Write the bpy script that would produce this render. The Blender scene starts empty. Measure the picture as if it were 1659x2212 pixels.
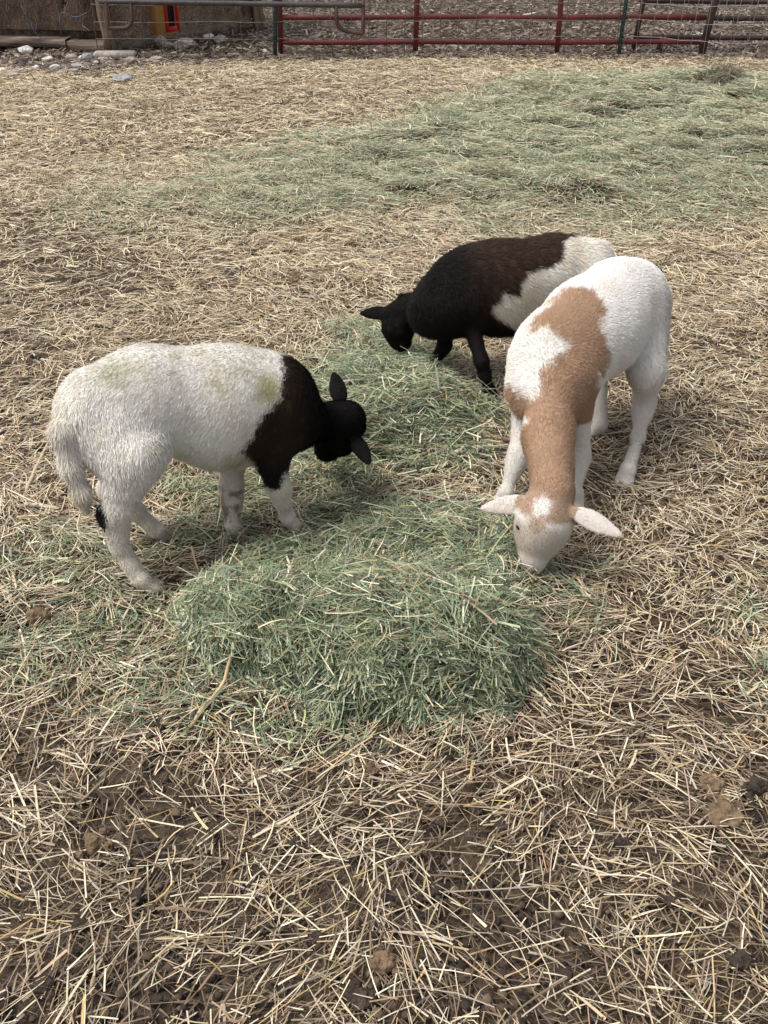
import bpy, math, os
import numpy as np
from mathutils import Vector, Matrix
RNG = np.random.default_rng(7)
SC = bpy.context.scene
PI = math.pi
QUICK = os.environ.get('QUICK', '')

# ------------------------------------------------------------------ camera
PITCH = math.radians(32.5); CAM_H = 1.5; FPX = 2160.0
cd = bpy.data.cameras.new('camera'); cam = bpy.data.objects.new('camera', cd)
SC.collection.objects.link(cam); SC.camera = cam
cam.location = (0, 0, CAM_H); cam.rotation_euler = (PI/2 - PITCH, 0, 0)
cd.sensor_fit = 'VERTICAL'; cd.sensor_height = 36.0; cd.lens = 36.0*FPX/2212.0
cd.clip_start = 0.05; cd.clip_end = 500

# ------------------------------------------------------------------ light
SUN_EL, SUN_AZ = 62, 264          # azimuth clockwise from +Y
w = bpy.data.worlds.new('World'); SC.world = w; w.use_nodes = True
nt = w.node_tree; bg = nt.nodes['Background']
sky = nt.nodes.new('ShaderNodeTexSky'); sky.sky_type = 'NISHITA'; sky.sun_disc = False
sky.sun_elevation = math.radians(SUN_EL); sky.sun_rotation = math.radians(SUN_AZ)
sky.air_density = 1.0; sky.dust_density = 4.0; sky.ozone_density = 1.0
hs = nt.nodes.new('ShaderNodeHueSaturation'); hs.inputs['Saturation'].default_value = 0.35
nt.links.new(sky.outputs[0], hs.inputs['Color']); nt.links.new(hs.outputs[0], bg.inputs[0])
bg.inputs[1].default_value = 0.13
sl = bpy.data.lights.new('sun', 'SUN'); so = bpy.data.objects.new('sun', sl); SC.collection.objects.link(so)
sl.energy = 2.0; sl.angle = math.radians(34); sl.color = (1.0, 0.98, 0.95)
_e, _a = math.radians(SUN_EL), math.radians(SUN_AZ)
sdir = Vector((math.sin(_a)*math.cos(_e), math.cos(_a)*math.cos(_e), math.sin(_e)))
so.rotation_euler = sdir.to_track_quat('Z', 'Y').to_euler(); so.location = (0, 0, 8)
SC.view_settings.view_transform = 'Standard'; SC.view_settings.look = 'None'
SC.view_settings.gamma = 1; SC.view_settings.exposure = 0.6
SC.cycles.max_bounces = 6; SC.cycles.diffuse_bounces = 3; SC.cycles.glossy_bounces = 2

# ------------------------------------------------------------------ helpers
def ray(x, y):
    u = (x-829.5)/FPX; v = (1106-y)/FPX
    return np.array([u, math.cos(PITCH)+v*math.sin(PITCH), -math.sin(PITCH)+v*math.cos(PITCH)])
def G(x, y, z=0.0):               # measured point at height z
    d = ray(x, y); return np.array([0, 0, CAM_H]) + d*((z-CAM_H)/d[2])
def Q(x, y, Y):                   # measured point at distance Y
    d = ray(x, y); return np.array([0, 0, CAM_H]) + d*(Y/d[1])
def GP(pts, z=0.0): return np.array([G(x, y, z)[:2] for x, y in pts])

def nrm(v): return v/np.maximum(np.linalg.norm(v, axis=-1, keepdims=True), 1e-9)
_nr = np.random.default_rng(99)
_ND = nrm(_nr.normal(size=(6, 14, 3))); _NP = _nr.uniform(0, 6.28, (6, 14)); _NF = _nr.uniform(.7, 1.4, (6, 14))
def noise(p, scale, seed=0):      # smooth pseudo-noise about -1..1
    p = np.asarray(p, float)
    if p.shape[-1] == 2: p = np.concatenate([p, np.zeros(p.shape[:-1]+(1,))], -1)
    s = seed % 6; q = p/scale*2*PI*0.6 + 13.7*seed; o = 0
    for k in range(7):
        a = (q*_ND[s, k]).sum(-1)*_NF[s, k] + _NP[s, k]
        b = (q*_ND[s, k+7]).sum(-1)*_NF[s, k+7]*1.3 + _NP[s, k+7]
        o = o + np.sin(a + 1.3*np.sin(b))
    return o/4.2
def sstep(a, b, x): t = np.clip((x-a)/(b-a), 0, 1); return t*t*(3-2*t)

def polyd(x, y, poly):            # signed distance, inside positive
    P = np.stack([x, y], -1); d = np.full(x.shape, 1e9); ins = np.zeros(x.shape, bool); n = len(poly)
    for i in range(n):
        a = poly[i]; b = poly[(i+1) % n]; e = b-a; w_ = P-a
        t = np.clip((w_@e)/(e@e), 0, 1); q = w_ - t[..., None]*e
        d = np.minimum(d, (q*q).sum(-1))
        c = ((a[1] > y) != (b[1] > y)) & (x < (b[0]-a[0])*(y-a[1])/((b[1]-a[1]) or 1e-9)+a[0])
        ins ^= c
    d = np.sqrt(d); return np.where(ins, d, -d)

def tag(o, label=None, cat=None, group=None, kind=None):
    if label: o['label'] = label
    if cat: o['category'] = cat
    if group: o['group'] = group
    if kind: o['kind'] = kind
    return o
def link(o, parent=None):
    SC.collection.objects.link(o)
    if parent is not None: o.parent = parent
    return o
def empty(name, loc=(0, 0, 0), rz=0):
    o = bpy.data.objects.new(name, None); o.location = loc; o.rotation_euler = (0, 0, rz); o.empty_display_size = .1
    return link(o)
def mesh_np(name, V, F, mats, col=None, parent=None, smooth=True, mi=None, loc=None):
    """V (n,3); F (m,k) equal-sized faces or list of arrays"""
    V = np.asarray(V, np.float32)
    Fs = [F] if isinstance(F, np.ndarray) else F
    me = bpy.data.meshes.new(name)
    me.vertices.add(len(V))
    if loc is not None: V = V - np.asarray(loc, np.float32)
    me.vertices.foreach_set('co', V.ravel())
    tot = sum(f.size for f in Fs); nf = sum(len(f) for f in Fs)
    me.loops.add(tot); me.polygons.add(nf)
    me.loops.foreach_set('vertex_index', np.concatenate([f.ravel() for f in Fs]).astype(np.int32))
    cnt = np.concatenate([np.full(len(f), f.shape[1], np.int32) for f in Fs])
    me.polygons.foreach_set('loop_start', np.concatenate([[0], np.cumsum(cnt)[:-1]]).astype(np.int32))
    me.polygons.foreach_set('loop_total', cnt)
    me.update(calc_edges=True); me.validate()
    if smooth: me.polygons.foreach_set('use_smooth', np.ones(len(me.polygons), bool))
    if mi is not None: me.polygons.foreach_set('material_index', np.asarray(mi, np.int32))
    if col is not None:
        a = me.attributes.new('col', 'FLOAT_COLOR', 'POINT')
        c = np.ones((len(V), 4), np.float32); c[:, :3] = col; a.data.foreach_set('color', c.ravel())
    for m in (mats if isinstance(mats, (list, tuple)) else [mats]): me.materials.append(m)
    o = bpy.data.objects.new(name, me)
    if loc is not None: o.location = loc
    return link(o, parent)

class MB:                          # tiny mesh builder: boxes and tubes
    def __init__(s): s.V = []; s.F4 = []; s.Fn = []; s.n = 0
    def add(s, V, F): s.V.append(np.asarray(V, float)); s.F4.append(np.asarray(F)+s.n); s.n += len(V)
    def box(s, c, size, rz=0, rx=0, ry=0, jit=0, bev=0.0):
        sx, sy, sz = [v/2 for v in size]; b = min(bev, sx*.6, sy*.6, sz*.6)
        if b <= 0:
            V = np.array([[i*sx, j*sy, k*sz] for i in (-1, 1) for j in (-1, 1) for k in (-1, 1)], float)
            F = [[0, 1, 3, 2], [4, 6, 7, 5], [0, 4, 5, 1], [2, 3, 7, 6], [0, 2, 6, 4], [1, 5, 7, 3]]
        else:
            bm_ = __import__('bmesh').new(); __import__('bmesh').ops.create_cube(bm_, size=1)
            for v in bm_.verts: v.co = Vector((v.co.x*2*sx, v.co.y*2*sy, v.co.z*2*sz))
            __import__('bmesh').ops.bevel(bm_, geom=bm_.edges[:], offset=b, segments=1, affect='EDGES')
            __import__('bmesh').ops.triangulate(bm_, faces=bm_.faces[:])
            bm_.verts.index_update(); V = np.array([v.co[:] for v in bm_.verts])
            F = [[f.verts[0].index, f.verts[1].index, f.verts[2].index, f.verts[2].index] for f in bm_.faces]; bm_.free()
        if jit: V = V + RNG.normal(0, jit, V.shape)
        M = np.array((Matrix.Rotation(rz, 3, 'Z') @ Matrix.Rotation(rx, 3, 'X') @ Matrix.Rotation(ry, 3, 'Y')))
        V = V@M.T + np.asarray(c, float); s.add(V, F); return s
    def tube(s, pts, r, n=10, cap=True):
        pts = np.asarray(pts, float); m = len(pts); r = np.broadcast_to(np.asarray(r, float), (m,))
        T = np.gradient(pts, axis=0) if m > 2 else np.repeat((pts[1:]-pts[:1]), 2, 0); T = nrm(T)
        up = np.array([0, 0, 1.]) if abs(T[0, 2]) < .9 else np.array([1., 0, 0])
        N = nrm(np.cross(T[0], up)); V = []
        for i in range(m):
            N = nrm(N - T[i]*(N@T[i])); B = np.cross(T[i], N)
            a = np.arange(n)/n*2*PI
            V.append(pts[i]+r[i]*(np.cos(a)[:, None]*N+np.sin(a)[:, None]*B))
        if cap: V.append(pts[:1]); V.append(pts[-1:])
        V = np.concatenate(V); F = []
        for i in range(m-1):
            for k in range(n):
                k2 = (k+1) % n; F.append([i*n+k, i*n+k2, (i+1)*n+k2, (i+1)*n+k])
        if cap:
            for k in range(n):
                k2 = (k+1) % n; F.append([m*n, k2, k, k]); F.append([m*n+1, (m-1)*n+k, (m-1)*n+k2, (m-1)*n+k2])
        s.add(V, F); return s
    def obj(s, name, mat, parent=None, smooth=False, loc=None):
        V = np.concatenate(s.V); F = np.concatenate(s.F4)
        tri = F[:, 2] == F[:, 3]
        return mesh_np(name, V, [f for f in (F[~tri], F[tri][:, :3]) if len(f)], mat, None, parent, smooth, loc=loc)

# ------------------------------------------------------------------ materials
def newmat(name, rough=.8, spec=.3):
    m = bpy.data.materials.new(name); m.use_nodes = True
    b = m.node_tree.nodes['Principled BSDF']; b.inputs['Roughness'].default_value = rough
    b.inputs['Specular IOR Level'].default_value = spec
    return m, m.node_tree, b
def N_(nt, t, **k):
    n = nt.nodes.new('ShaderNode'+t)
    for a, v in k.items():
        if a in n.inputs.keys() if hasattr(n.inputs, 'keys') else False: n.inputs[a].default_value = v
        else: setattr(n, a, v)
    return n
def attr_mat(name, rough=.7, spec=.25, trans=0.0):
    m, nt, b = newmat(name, rough, spec)
    a = N_(nt, 'Attribute', attribute_name='col'); nt.links.new(a.outputs['Color'], b.inputs['Base Color'])
    if trans:
        t = N_(nt, 'BsdfTranslucent'); nt.links.new(a.outputs['Color'], t.inputs[0])
        mx = N_(nt, 'MixShader'); mx.inputs[0].default_value = trans
        nt.links.new(b.outputs[0], mx.inputs[1]); nt.links.new(t.outputs[0], mx.inputs[2])
        nt.links.new(mx.outputs[0], nt.nodes['Material Output'].inputs[0])
    return m
def noise_mat(name, c1, c2, scale=8, rough=.8, bump=.3, bscale=None, stretch=(1, 1, 1), c3=None, spec=.25, pos=(.35, .65), bdist=.01):
    m, nt, b = newmat(name, rough, spec); L = nt.links.new
    tc = N_(nt, 'TexCoord'); mp = N_(nt, 'Mapping'); mp.inputs['Scale'].default_value = stretch; L(tc.outputs['Object'], mp.inputs[0])
    n = N_(nt, 'TexNoise'); n.inputs['Scale'].default_value = scale; n.inputs['Detail'].default_value = 8; n.inputs['Roughness'].default_value = .65; L(mp.outputs[0], n.inputs['Vector'])
    r = N_(nt, 'ValToRGB'); L(n.outputs[0], r.inputs[0]); e = r.color_ramp.elements
    e[0].position = pos[0]; e[0].color = (*c1, 1); e[1].position = pos[1]; e[1].color = (*c2, 1)
    if c3: q = e.new(.8); q.color = (*c3, 1)
    L(r.outputs[0], b.inputs['Base Color'])
    n2 = N_(nt, 'TexNoise'); n2.inputs['Scale'].default_value = bscale or scale*3; n2.inputs['Detail'].default_value = 8; L(mp.outputs[0], n2.inputs['Vector'])
    bp = N_(nt, 'Bump'); bp.inputs['Strength'].default_value = bump; bp.inputs['Distance'].default_value = bdist; L(n2.outputs[0], bp.inputs['Height']); L(bp.outputs[0], b.inputs['Normal'])
    return m

M_STRAW = attr_mat('straw', .55, .35, .12)
M_HAY = attr_mat('green_hay', .6, .3, .15)
M_FUR = attr_mat('wool_hair', .7, .13, .1)
M_SKIN = attr_mat('sheep_skin', .75, .08)
M_DIRT = noise_mat('barnyard_dirt', (.028, .019, .012), (.11, .078, .05), 14, .9, 1, 60, c3=(.2, .155, .105), bdist=.02)
M_CLOD = noise_mat('dry_dung', (.09, .06, .035), (.24, .165, .10), 60, .95, 1, 180, bdist=.006)
M_DCLOD = noise_mat('dark_dung', (.018, .013, .010), (.07, .05, .036), 50, .8, 1, 150, bdist=.006)
M_STONE = noise_mat('pale_stone', (.22, .18, .16), (.42, .36, .325), 25, .85, .6, 90)
M_WSTONE = noise_mat('white_stone', (.42, .39, .36), (.66, .63, .59), 25, .85, .5, 90)
M_GSTONE = noise_mat('grey_stone', (.16, .16, .17), (.34, .34, .35), 25, .85, .6, 90)
M_WIRE = noise_mat('weathered_wire', (.09, .075, .068), (.24, .21, .19), 9, .6, .1, spec=.4)
M_GWIRE = noise_mat('galvanised_wire', (.24, .23, .23), (.36, .35, .34), 9, .5, .1, spec=.5)
M_RED = noise_mat('red_pipe_paint', (.095, .022, .02), (.19, .034, .03), 3, .55, .25, 60, c3=(.10, .05, .042), spec=.4)
M_RUST = noise_mat('rusty_pipe', (.045, .026, .020), (.12, .058, .045), 7, .6, .3, 70, c3=(.17, .14, .13), spec=.4)
M_DARKP = noise_mat('dark_brown_pipe', (.030, .02, .02), (.085, .045, .04), 7, .6, .3, 70, spec=.4)
M_GPOST = noise_mat('green_post_paint', (.02, .045, .045), (.05, .09, .085), 9, .6, .3, 60, c3=(.16, .17, .16), spec=.4)
M_GREYP = noise_mat('worn_grey_pipe', (.035, .028, .027), (.075, .065, .065), 6, .5, .3, 60, spec=.5)
M_WOOD = noise_mat('weathered_timber', (.06, .043, .032), (.23, .175, .13), 7, .85, .9, 22, stretch=(.35, 1.2, 5))
M_POST = noise_mat('old_post_timber', (.07, .045, .030), (.25, .19, .14), 7, .85, .9, 20, stretch=(5, 5, .5))
M_ORANGE = noise_mat('orange_frame_paint', (.42, .20, .05), (.55, .28, .08), 6, .6, .2)
M_REDF = noise_mat('red_sash_paint', (.45, .02, .015), (.6, .035, .03), 6, .5, .2)
M_GLASS, _n, _b = newmat('dark_window_glass', .12, .5); _b.inputs['Base Color'].default_value = (.02, .02, .022, 1)
M_ROOF = noise_mat('rusty_roof_sheet', (.12, .08, .06), (.25, .2, .17), 3, .6, .3)
M_TWINE = noise_mat('blue_twine', (.06, .09, .14), (.11, .15, .22), 20, .7, .2)

def wall_mat(name, c1, c2, crack=True):
    m = noise_mat(name, c1, c2, 5, .95, .8, 30, bdist=.02); nt = m.node_tree; L = nt.links.new; b = nt.nodes['Principled BSDF']
    if crack:
        tc = nt.nodes['Texture Coordinate'] if 'Texture Coordinate' in nt.nodes else N_(nt, 'TexCoord')
        nz = N_(nt, 'TexNoise'); nz.inputs['Scale'].default_value = 6
        L(tc.outputs['Object'], nz.inputs['Vector'])
        mxv = N_(nt, 'VectorMath', operation='MULTIPLY_ADD'); mxv.inputs[1].default_value = (.12, .12, .12)
        L(nz.outputs['Color'], mxv.inputs[0]); L(tc.outputs['Object'], mxv.inputs[2])
        v = N_(nt, 'TexVoronoi', feature='DISTANCE_TO_EDGE'); v.inputs['Scale'].default_value = 24; L(mxv.outputs[0], v.inputs['Vector'])
        r = N_(nt, 'ValToRGB'); r.color_ramp.elements[0].position = 0.0; r.color_ramp.elements[0].color = (.1, .1, .1, 1); r.color_ramp.elements[1].position = .06; L(v.outputs[0], r.inputs[0])
        cr = [n for n in nt.nodes if n.bl_idname == 'ShaderNodeValToRGB'][0]
        mx = N_(nt, 'MixRGB', blend_type='MULTIPLY'); mx.inputs[0].default_value = .5
        L(cr.outputs[0], mx.inputs[1]); L(r.outputs[0], mx.inputs[2]); L(mx.outputs[0], b.inputs['Base Color'])
        bp = [n for n in nt.nodes if n.bl_idname == 'ShaderNodeBump'][0]
        ad = N_(nt, 'Math', operation='ADD'); n2 = bp.inputs['Height'].links[0].from_socket
        L(n2, ad.inputs[0]); L(r.outputs[0], ad.inputs[1]); L(ad.outputs[0], bp.inputs['Height'])
    return m
M_MUD = wall_mat('cracked_mud_plaster', (.19, .125, .085), (.34, .24, .17))
M_BALE = noise_mat('straw_bale_wall', (.06, .042, .032), (.18, .125, .092), 4, .95, 1, 60, stretch=(1, 1, .4), bdist=.03)

# ------------------------------------------------------------------ terrain height and hay map
PILE_A = GP([(395,1400),(470,1470),(610,1500),(700,1545),(820,1568),(960,1562),(1090,1540),(1150,1470),(1150,1380),(1120,1300),(1185,1250),(1120,1180),(1030,1130),(850,1140),(700,1185),(560,1200),(470,1265),(400,1330)])
PILE_B = GP([(700,790),(740,755),(860,742),(940,775),(1010,810),(1040,870),(1060,930),(1030,965),(930,980),(850,1010),(760,1060),(660,1060),(620,1020),(640,960),(720,900),(690,840)])
FAR_G = GP([(1659,165),(1500,165),(1350,160),(1150,175),(960,215),(830,270),(650,300),(480,325),(400,345),(370,400),(180,400),(200,470),(420,500),(600,500),(900,485),(1150,480),(1420,500),(1659,470),(2000,460),(2100,170)])
SCAT = [GP([(0,1160),(180,1150),(300,1230),(360,1300),(400,1420),(560,1500),(640,1560),(860,1600),(1060,1560),(900,1660),(620,1640),(400,1600),(250,1560),(120,1480),(0,1420),(-80,1300)]),
        GP([(330,1040),(480,1030),(650,1040),(760,1060),(1000,1080),(1110,1090),(1100,1200),(500,1230),(380,1200),(360,1140),(320,1100)]),
        GP([(1150,1230),(1300,1240),(1340,1330),(1240,1380),(1140,1400)]),
        GP([(1560,1260),(1659,1230),(1720,1500),(1640,1560),(1590,1400)]),
        GP([(700,700),(900,690),(1100,900),(1080,1000),(900,1060),(600,1080),(600,900)])]

def mound(x, y):
    P = np.stack([x, y], -1)
    da = polyd(x, y, PILE_A) + .02*noise(P, .12, 1)
    front = sstep(2.05, 1.70, y)
    ha = (.045 + .100*front)*(.55*sstep(-.02, .045, da+.018*noise(P, .06, 4))+.45*sstep(.0, .14, da+.03*noise(P, .12, 1)))*(1+.20*noise(P, .24, 2)+.07*noise(P, .07, 3))
    db = polyd(x, y, PILE_B) + .03*noise(P, .2, 3)
    hb = .078*sstep(-.03, .18, db)*(1+.3*noise(P, .25, 4))*sstep(3.42, 2.95, y)
    df = polyd(x, y, FAR_G) + .12*noise(P, .7, 5)
    hf = sstep(-.1, .6, df)*(.03+.085*np.clip(noise(P*np.array([.7, 1.3]), .5, 1), 0, 2)*sstep(-1.2, .6, x)+.022*noise(P, .2, 4))
    return ha, hb, hf
def hbase(x, y):
    P = np.stack([x, y], -1)
    g = .010*noise(P, .45, 0)+.005*noise(P, .13, 2)+.003*np.maximum(noise(P, .05, 3), -.3)
    far = .03*noise(P, 2.5, 4)*sstep(3, 7, y)
    return g + far*0.6
def height(x, y):
    ha, hb, hf = mound(x, y); return hbase(x, y) + ha + hb + hf
GRAV = GP([(-200,118),(250,120),(560,124),(520,134),(400,140),(300,152),(210,160),(100,160),(0,150),(-200,150)])
MUDL = GP([(-120,430),(120,420),(330,500),(480,600),(420,680),(200,760),(60,860),(-150,860)])
def greenness(x, y):               # 0 dry straw .. 1 green hay
    P = np.stack([x, y], -1)
    g = sstep(-.03, .06, polyd(x, y, PILE_A) + .02*noise(P, .1, 1))
    g = np.maximum(g, sstep(-.04, .12, polyd(x, y, PILE_B)+.03*noise(P, .15, 3)))
    g = np.maximum(g, (.86-.34*sstep(.6, -1.6, x)-.16*sstep(-.2, .9, noise(P, .5, 3)))*sstep(-.35, .55, polyd(x, y, FAR_G)+.30*noise(P, .7, 5)+.07*noise(P, .15, 2)))
    wts = [.50, .75, .45, .30, .68]
    for p_, w_ in zip(SCAT, wts):
        g = np.maximum(g, w_*sstep(-.08, .12, polyd(x, y, p_)+.08*noise(P, .22, 4))*(1-.45*sstep(.0, .9, noise(P, .16, 3))))
    return g

# ground: one sheet from behind the camera to the horizon
def spaced(segs):
    out = []
    for a, b, s in segs: out.append(np.arange(a, b, s))
    return np.concatenate(out)
gy = np.concatenate([spaced([(-3, .6, .1), (.6, 4, .016), (4, 12.5, .045)]), 12.5+np.cumsum(.05*1.07**np.arange(115))])
gxp = np.concatenate([np.arange(0, 2.2, .016), 2.2+np.cumsum(.02*1.045**np.arange(130))]); gx = np.concatenate([-gxp[:0:-1], gxp])
XX, YY = np.meshgrid(gx, gy); ny, nx = XX.shape
ZZ = hbase(XX.ravel(), YY.ravel()).reshape(XX.shape)*sstep(60, 20, YY)
I = np.arange(ny*nx).reshape(ny, nx)
F = np.stack([I[:-1, :-1], I[:-1, 1:], I[1:, 1:], I[1:, :-1]], -1).reshape(-1, 4)
tag(mesh_np('ground', np.stack([XX, YY, ZZ], -1).reshape(-1, 3), F, M_DIRT), kind='structure')

# ------------------------------------------------------------------ blades (straw and hay)
def blades(C, yaw, pitch, L, W, roll, bend, taper):
    """ribbons of 2 quads with a bend; returns V,F"""
    n = len(C)
    d = np.stack([np.cos(yaw)*np.cos(pitch), np.sin(yaw)*np.cos(pitch), np.sin(pitch)], -1)
    s0 = np.stack([-np.sin(yaw), np.cos(yaw), np.zeros(n)], -1); u0 = np.cross(d, s0)
    s = s0*np.cos(roll)[:, None]+u0*np.sin(roll)[:, None]
    b = (s0*bend[:, :1]+np.array([0, 0, 1.])*bend[:, 1:])*L[:, None]
    W = np.asarray(W); hw = (W/2)[:, None]*s; h = d*(L/2)[:, None]
    r = [C-h, C-h*.3+b, C+h*.35+b, C+h]
    tp = taper[:, None]
    V = np.stack([r[0]-hw, r[0]+hw, r[1]-hw, r[1]+hw, r[2]-hw*(.5+.5*tp), r[2]+hw*(.5+.5*tp), r[3]-hw*tp, r[3]+hw*tp], 1).reshape(-1, 3)
    i = np.arange(n)[:, None]*8
    F = np.concatenate([i+np.array([[0, 1, 3, 2]]), i+np.array([[2, 3, 5, 4]]), i+np.array([[4, 5, 7, 6]])], 0)
    return V, F
STRAW = np.array([[.60,.465,.285],[.47,.355,.22],[.70,.595,.40],[.32,.23,.14],[.42,.325,.225],[.21,.145,.09],[.82,.74,.55],[.50,.35,.15],[.11,.075,.048],[.39,.32,.255]])
GREEN = np.array([[.205,.242,.138],[.27,.315,.180],[.125,.160,.092],[.045,.064,.038],[.40,.44,.27],[.235,.262,.125],[.68,.69,.49],[.155,.20,.132],[.36,.39,.19],[.235,.285,.20]])
def colours(g, n, dark, rng, pale=0):
    ws = np.array([2.2, 2.4, 1.6, 2.2, 2.2, 1.8, .7, .7, 1.2, 1.6])[None]*np.ones((n, 1))
    ws[:, [5, 8, 3]] *= (1+2.2*dark)[:, None]; ws[:, [2, 6, 0]] *= (1-.75*dark)[:, None]*(1+np.broadcast_to(pale, (n,)))[:, None]
    ws = np.cumsum(ws/ws.sum(1, keepdims=True), 1); ks = (rng.random((n, 1)) > ws).sum(1).clip(0, 9)
    kg = rng.choice(10, n, p=[.15,.13,.15,.12,.09,.07,.06,.11,.04,.08])
    isg = rng.random(n) < g
    c = np.where(isg[:, None], GREEN[kg], STRAW[ks])
    c = c*rng.uniform(.82, 1.15, (n, 1))*(1+rng.normal(0, .03, (n, 3)))
    return c.clip(.01, .85), isg

def scatter(n, poly_fn, rng): pass
def field(name, label, regions, green_only, seed, layer=.022, mat=M_STRAW):
    rng = np.random.default_rng(seed); Vs = []; Fs = []; Cs = []; off = 0
    for (y0, y1, dens, wmul, lmul) in regions:
        # frustum-shaped strip with a margin on both sides
        xm = lambda y: .42*y+.85
        wmax = 2*xm(y1); N = int(dens*wmax*(y1-y0))
        if QUICK: N //= 12
        x = rng.uniform(-wmax/2, wmax/2, N); y = rng.uniform(y0, y1, N)
        g = greenness(x, y)
        P = np.stack([x, y], -1)
        keep = np.abs(x) < .42*y+.85
        if green_only:
            keep &= rng.random(N) < g*1.0
        else:
            bare = sstep(.1, .9, noise(P, .33, 5)+.5*noise(P, .12, 2))*sstep(2.3, 1.3, y)*.6 + .35*sstep(.5, 1.2, noise(P, .8, 3))
            keep &= rng.random(N) > np.clip(g-.15, 0, .8)
            keep &= rng.random(N) > bare
            keep &= rng.random(N) > .55*sstep(.0, .6, polyd(x, y, MUDL)+.35*noise(P, .5, 4)+.1*noise(P, .12, 1))
            keep &= rng.random(N) > .38*sstep(1.75, 1.05, y)
            keep &= rng.random(N) > .82*sstep(-.15, .25, polyd(x, y, GRAV)+.15*noise(P, .5, 2))
        x = x[keep]; y = y[keep]; g = g[keep]; P = P[keep]; N = len(x)
        L = (rng.gamma(3.0, .016, N)+.012).clip(.015, .17)*lmul
        W = rng.uniform(.0010, .0029, N)*wmul*(1+.7*(rng.random(N) < .09))
        swirl = noise(P, .5, 1)*2.2+noise(P, 1.3, 2)*2
        yaw = np.where(rng.random(N) < .45, swirl+rng.normal(0, .5, N), rng.uniform(0, 2*PI, N))
        if green_only: L = L*1.1; W = W*1.1
        lay = rng.random(N)
        pitch = rng.normal(0, .10, N)
        up = rng.random(N) < .03; pitch[up] = rng.normal(0, .45, up.sum())
        z = height(x, y)+.002+lay*layer*(1+.8*g)+np.abs(np.sin(pitch))*L*.3
        roll = rng.normal(0, .4, N); cv = rng.choice([.3, 1., 2.2], N, p=[.66, .24, .10]); bend = np.stack([rng.normal(0, .05, N)*cv, rng.normal(.005, .03, N)*cv], -1)
        if green_only: bend *= 1.6
        taper = np.where(rng.random(N) < .5, 1., .35)
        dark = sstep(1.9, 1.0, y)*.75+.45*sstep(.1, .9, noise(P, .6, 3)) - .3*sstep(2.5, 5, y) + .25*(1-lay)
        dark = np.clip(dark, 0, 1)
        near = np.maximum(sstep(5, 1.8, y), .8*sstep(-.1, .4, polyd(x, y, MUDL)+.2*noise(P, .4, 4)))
        deb = (lay < .36+.16*near) & ~up
        lg = (lay > .7) & (rng.random(N) < .045); L[lg] = (L[lg]*2.1).clip(0, .26)
        L[deb] *= .62; W[lay > .84] *= 1.05
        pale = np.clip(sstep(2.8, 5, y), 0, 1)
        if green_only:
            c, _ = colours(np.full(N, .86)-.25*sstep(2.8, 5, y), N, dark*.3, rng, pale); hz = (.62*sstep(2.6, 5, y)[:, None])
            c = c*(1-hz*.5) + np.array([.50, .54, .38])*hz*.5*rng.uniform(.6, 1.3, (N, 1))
        else:
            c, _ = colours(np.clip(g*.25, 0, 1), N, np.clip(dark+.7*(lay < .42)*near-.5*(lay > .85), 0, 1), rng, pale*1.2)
            low = np.array([[.055,.036,.024],[.10,.066,.042],[.15,.105,.068],[.035,.026,.020],[.20,.15,.10]])[rng.choice(5, N, p=[.26,.28,.2,.14,.12])]  # decayed bottom layer; shade between straws is also put into these dark colours
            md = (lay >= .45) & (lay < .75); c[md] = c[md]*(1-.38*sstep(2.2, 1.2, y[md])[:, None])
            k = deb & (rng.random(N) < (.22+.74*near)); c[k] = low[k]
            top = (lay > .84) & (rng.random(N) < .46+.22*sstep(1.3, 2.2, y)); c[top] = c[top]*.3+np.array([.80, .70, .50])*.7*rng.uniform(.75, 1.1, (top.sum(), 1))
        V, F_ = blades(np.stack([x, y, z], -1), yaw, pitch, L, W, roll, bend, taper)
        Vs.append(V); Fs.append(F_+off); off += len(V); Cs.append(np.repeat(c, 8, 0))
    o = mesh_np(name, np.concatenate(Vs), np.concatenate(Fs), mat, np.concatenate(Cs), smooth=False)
    return tag(o, label, None, None, 'stuff')
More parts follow.
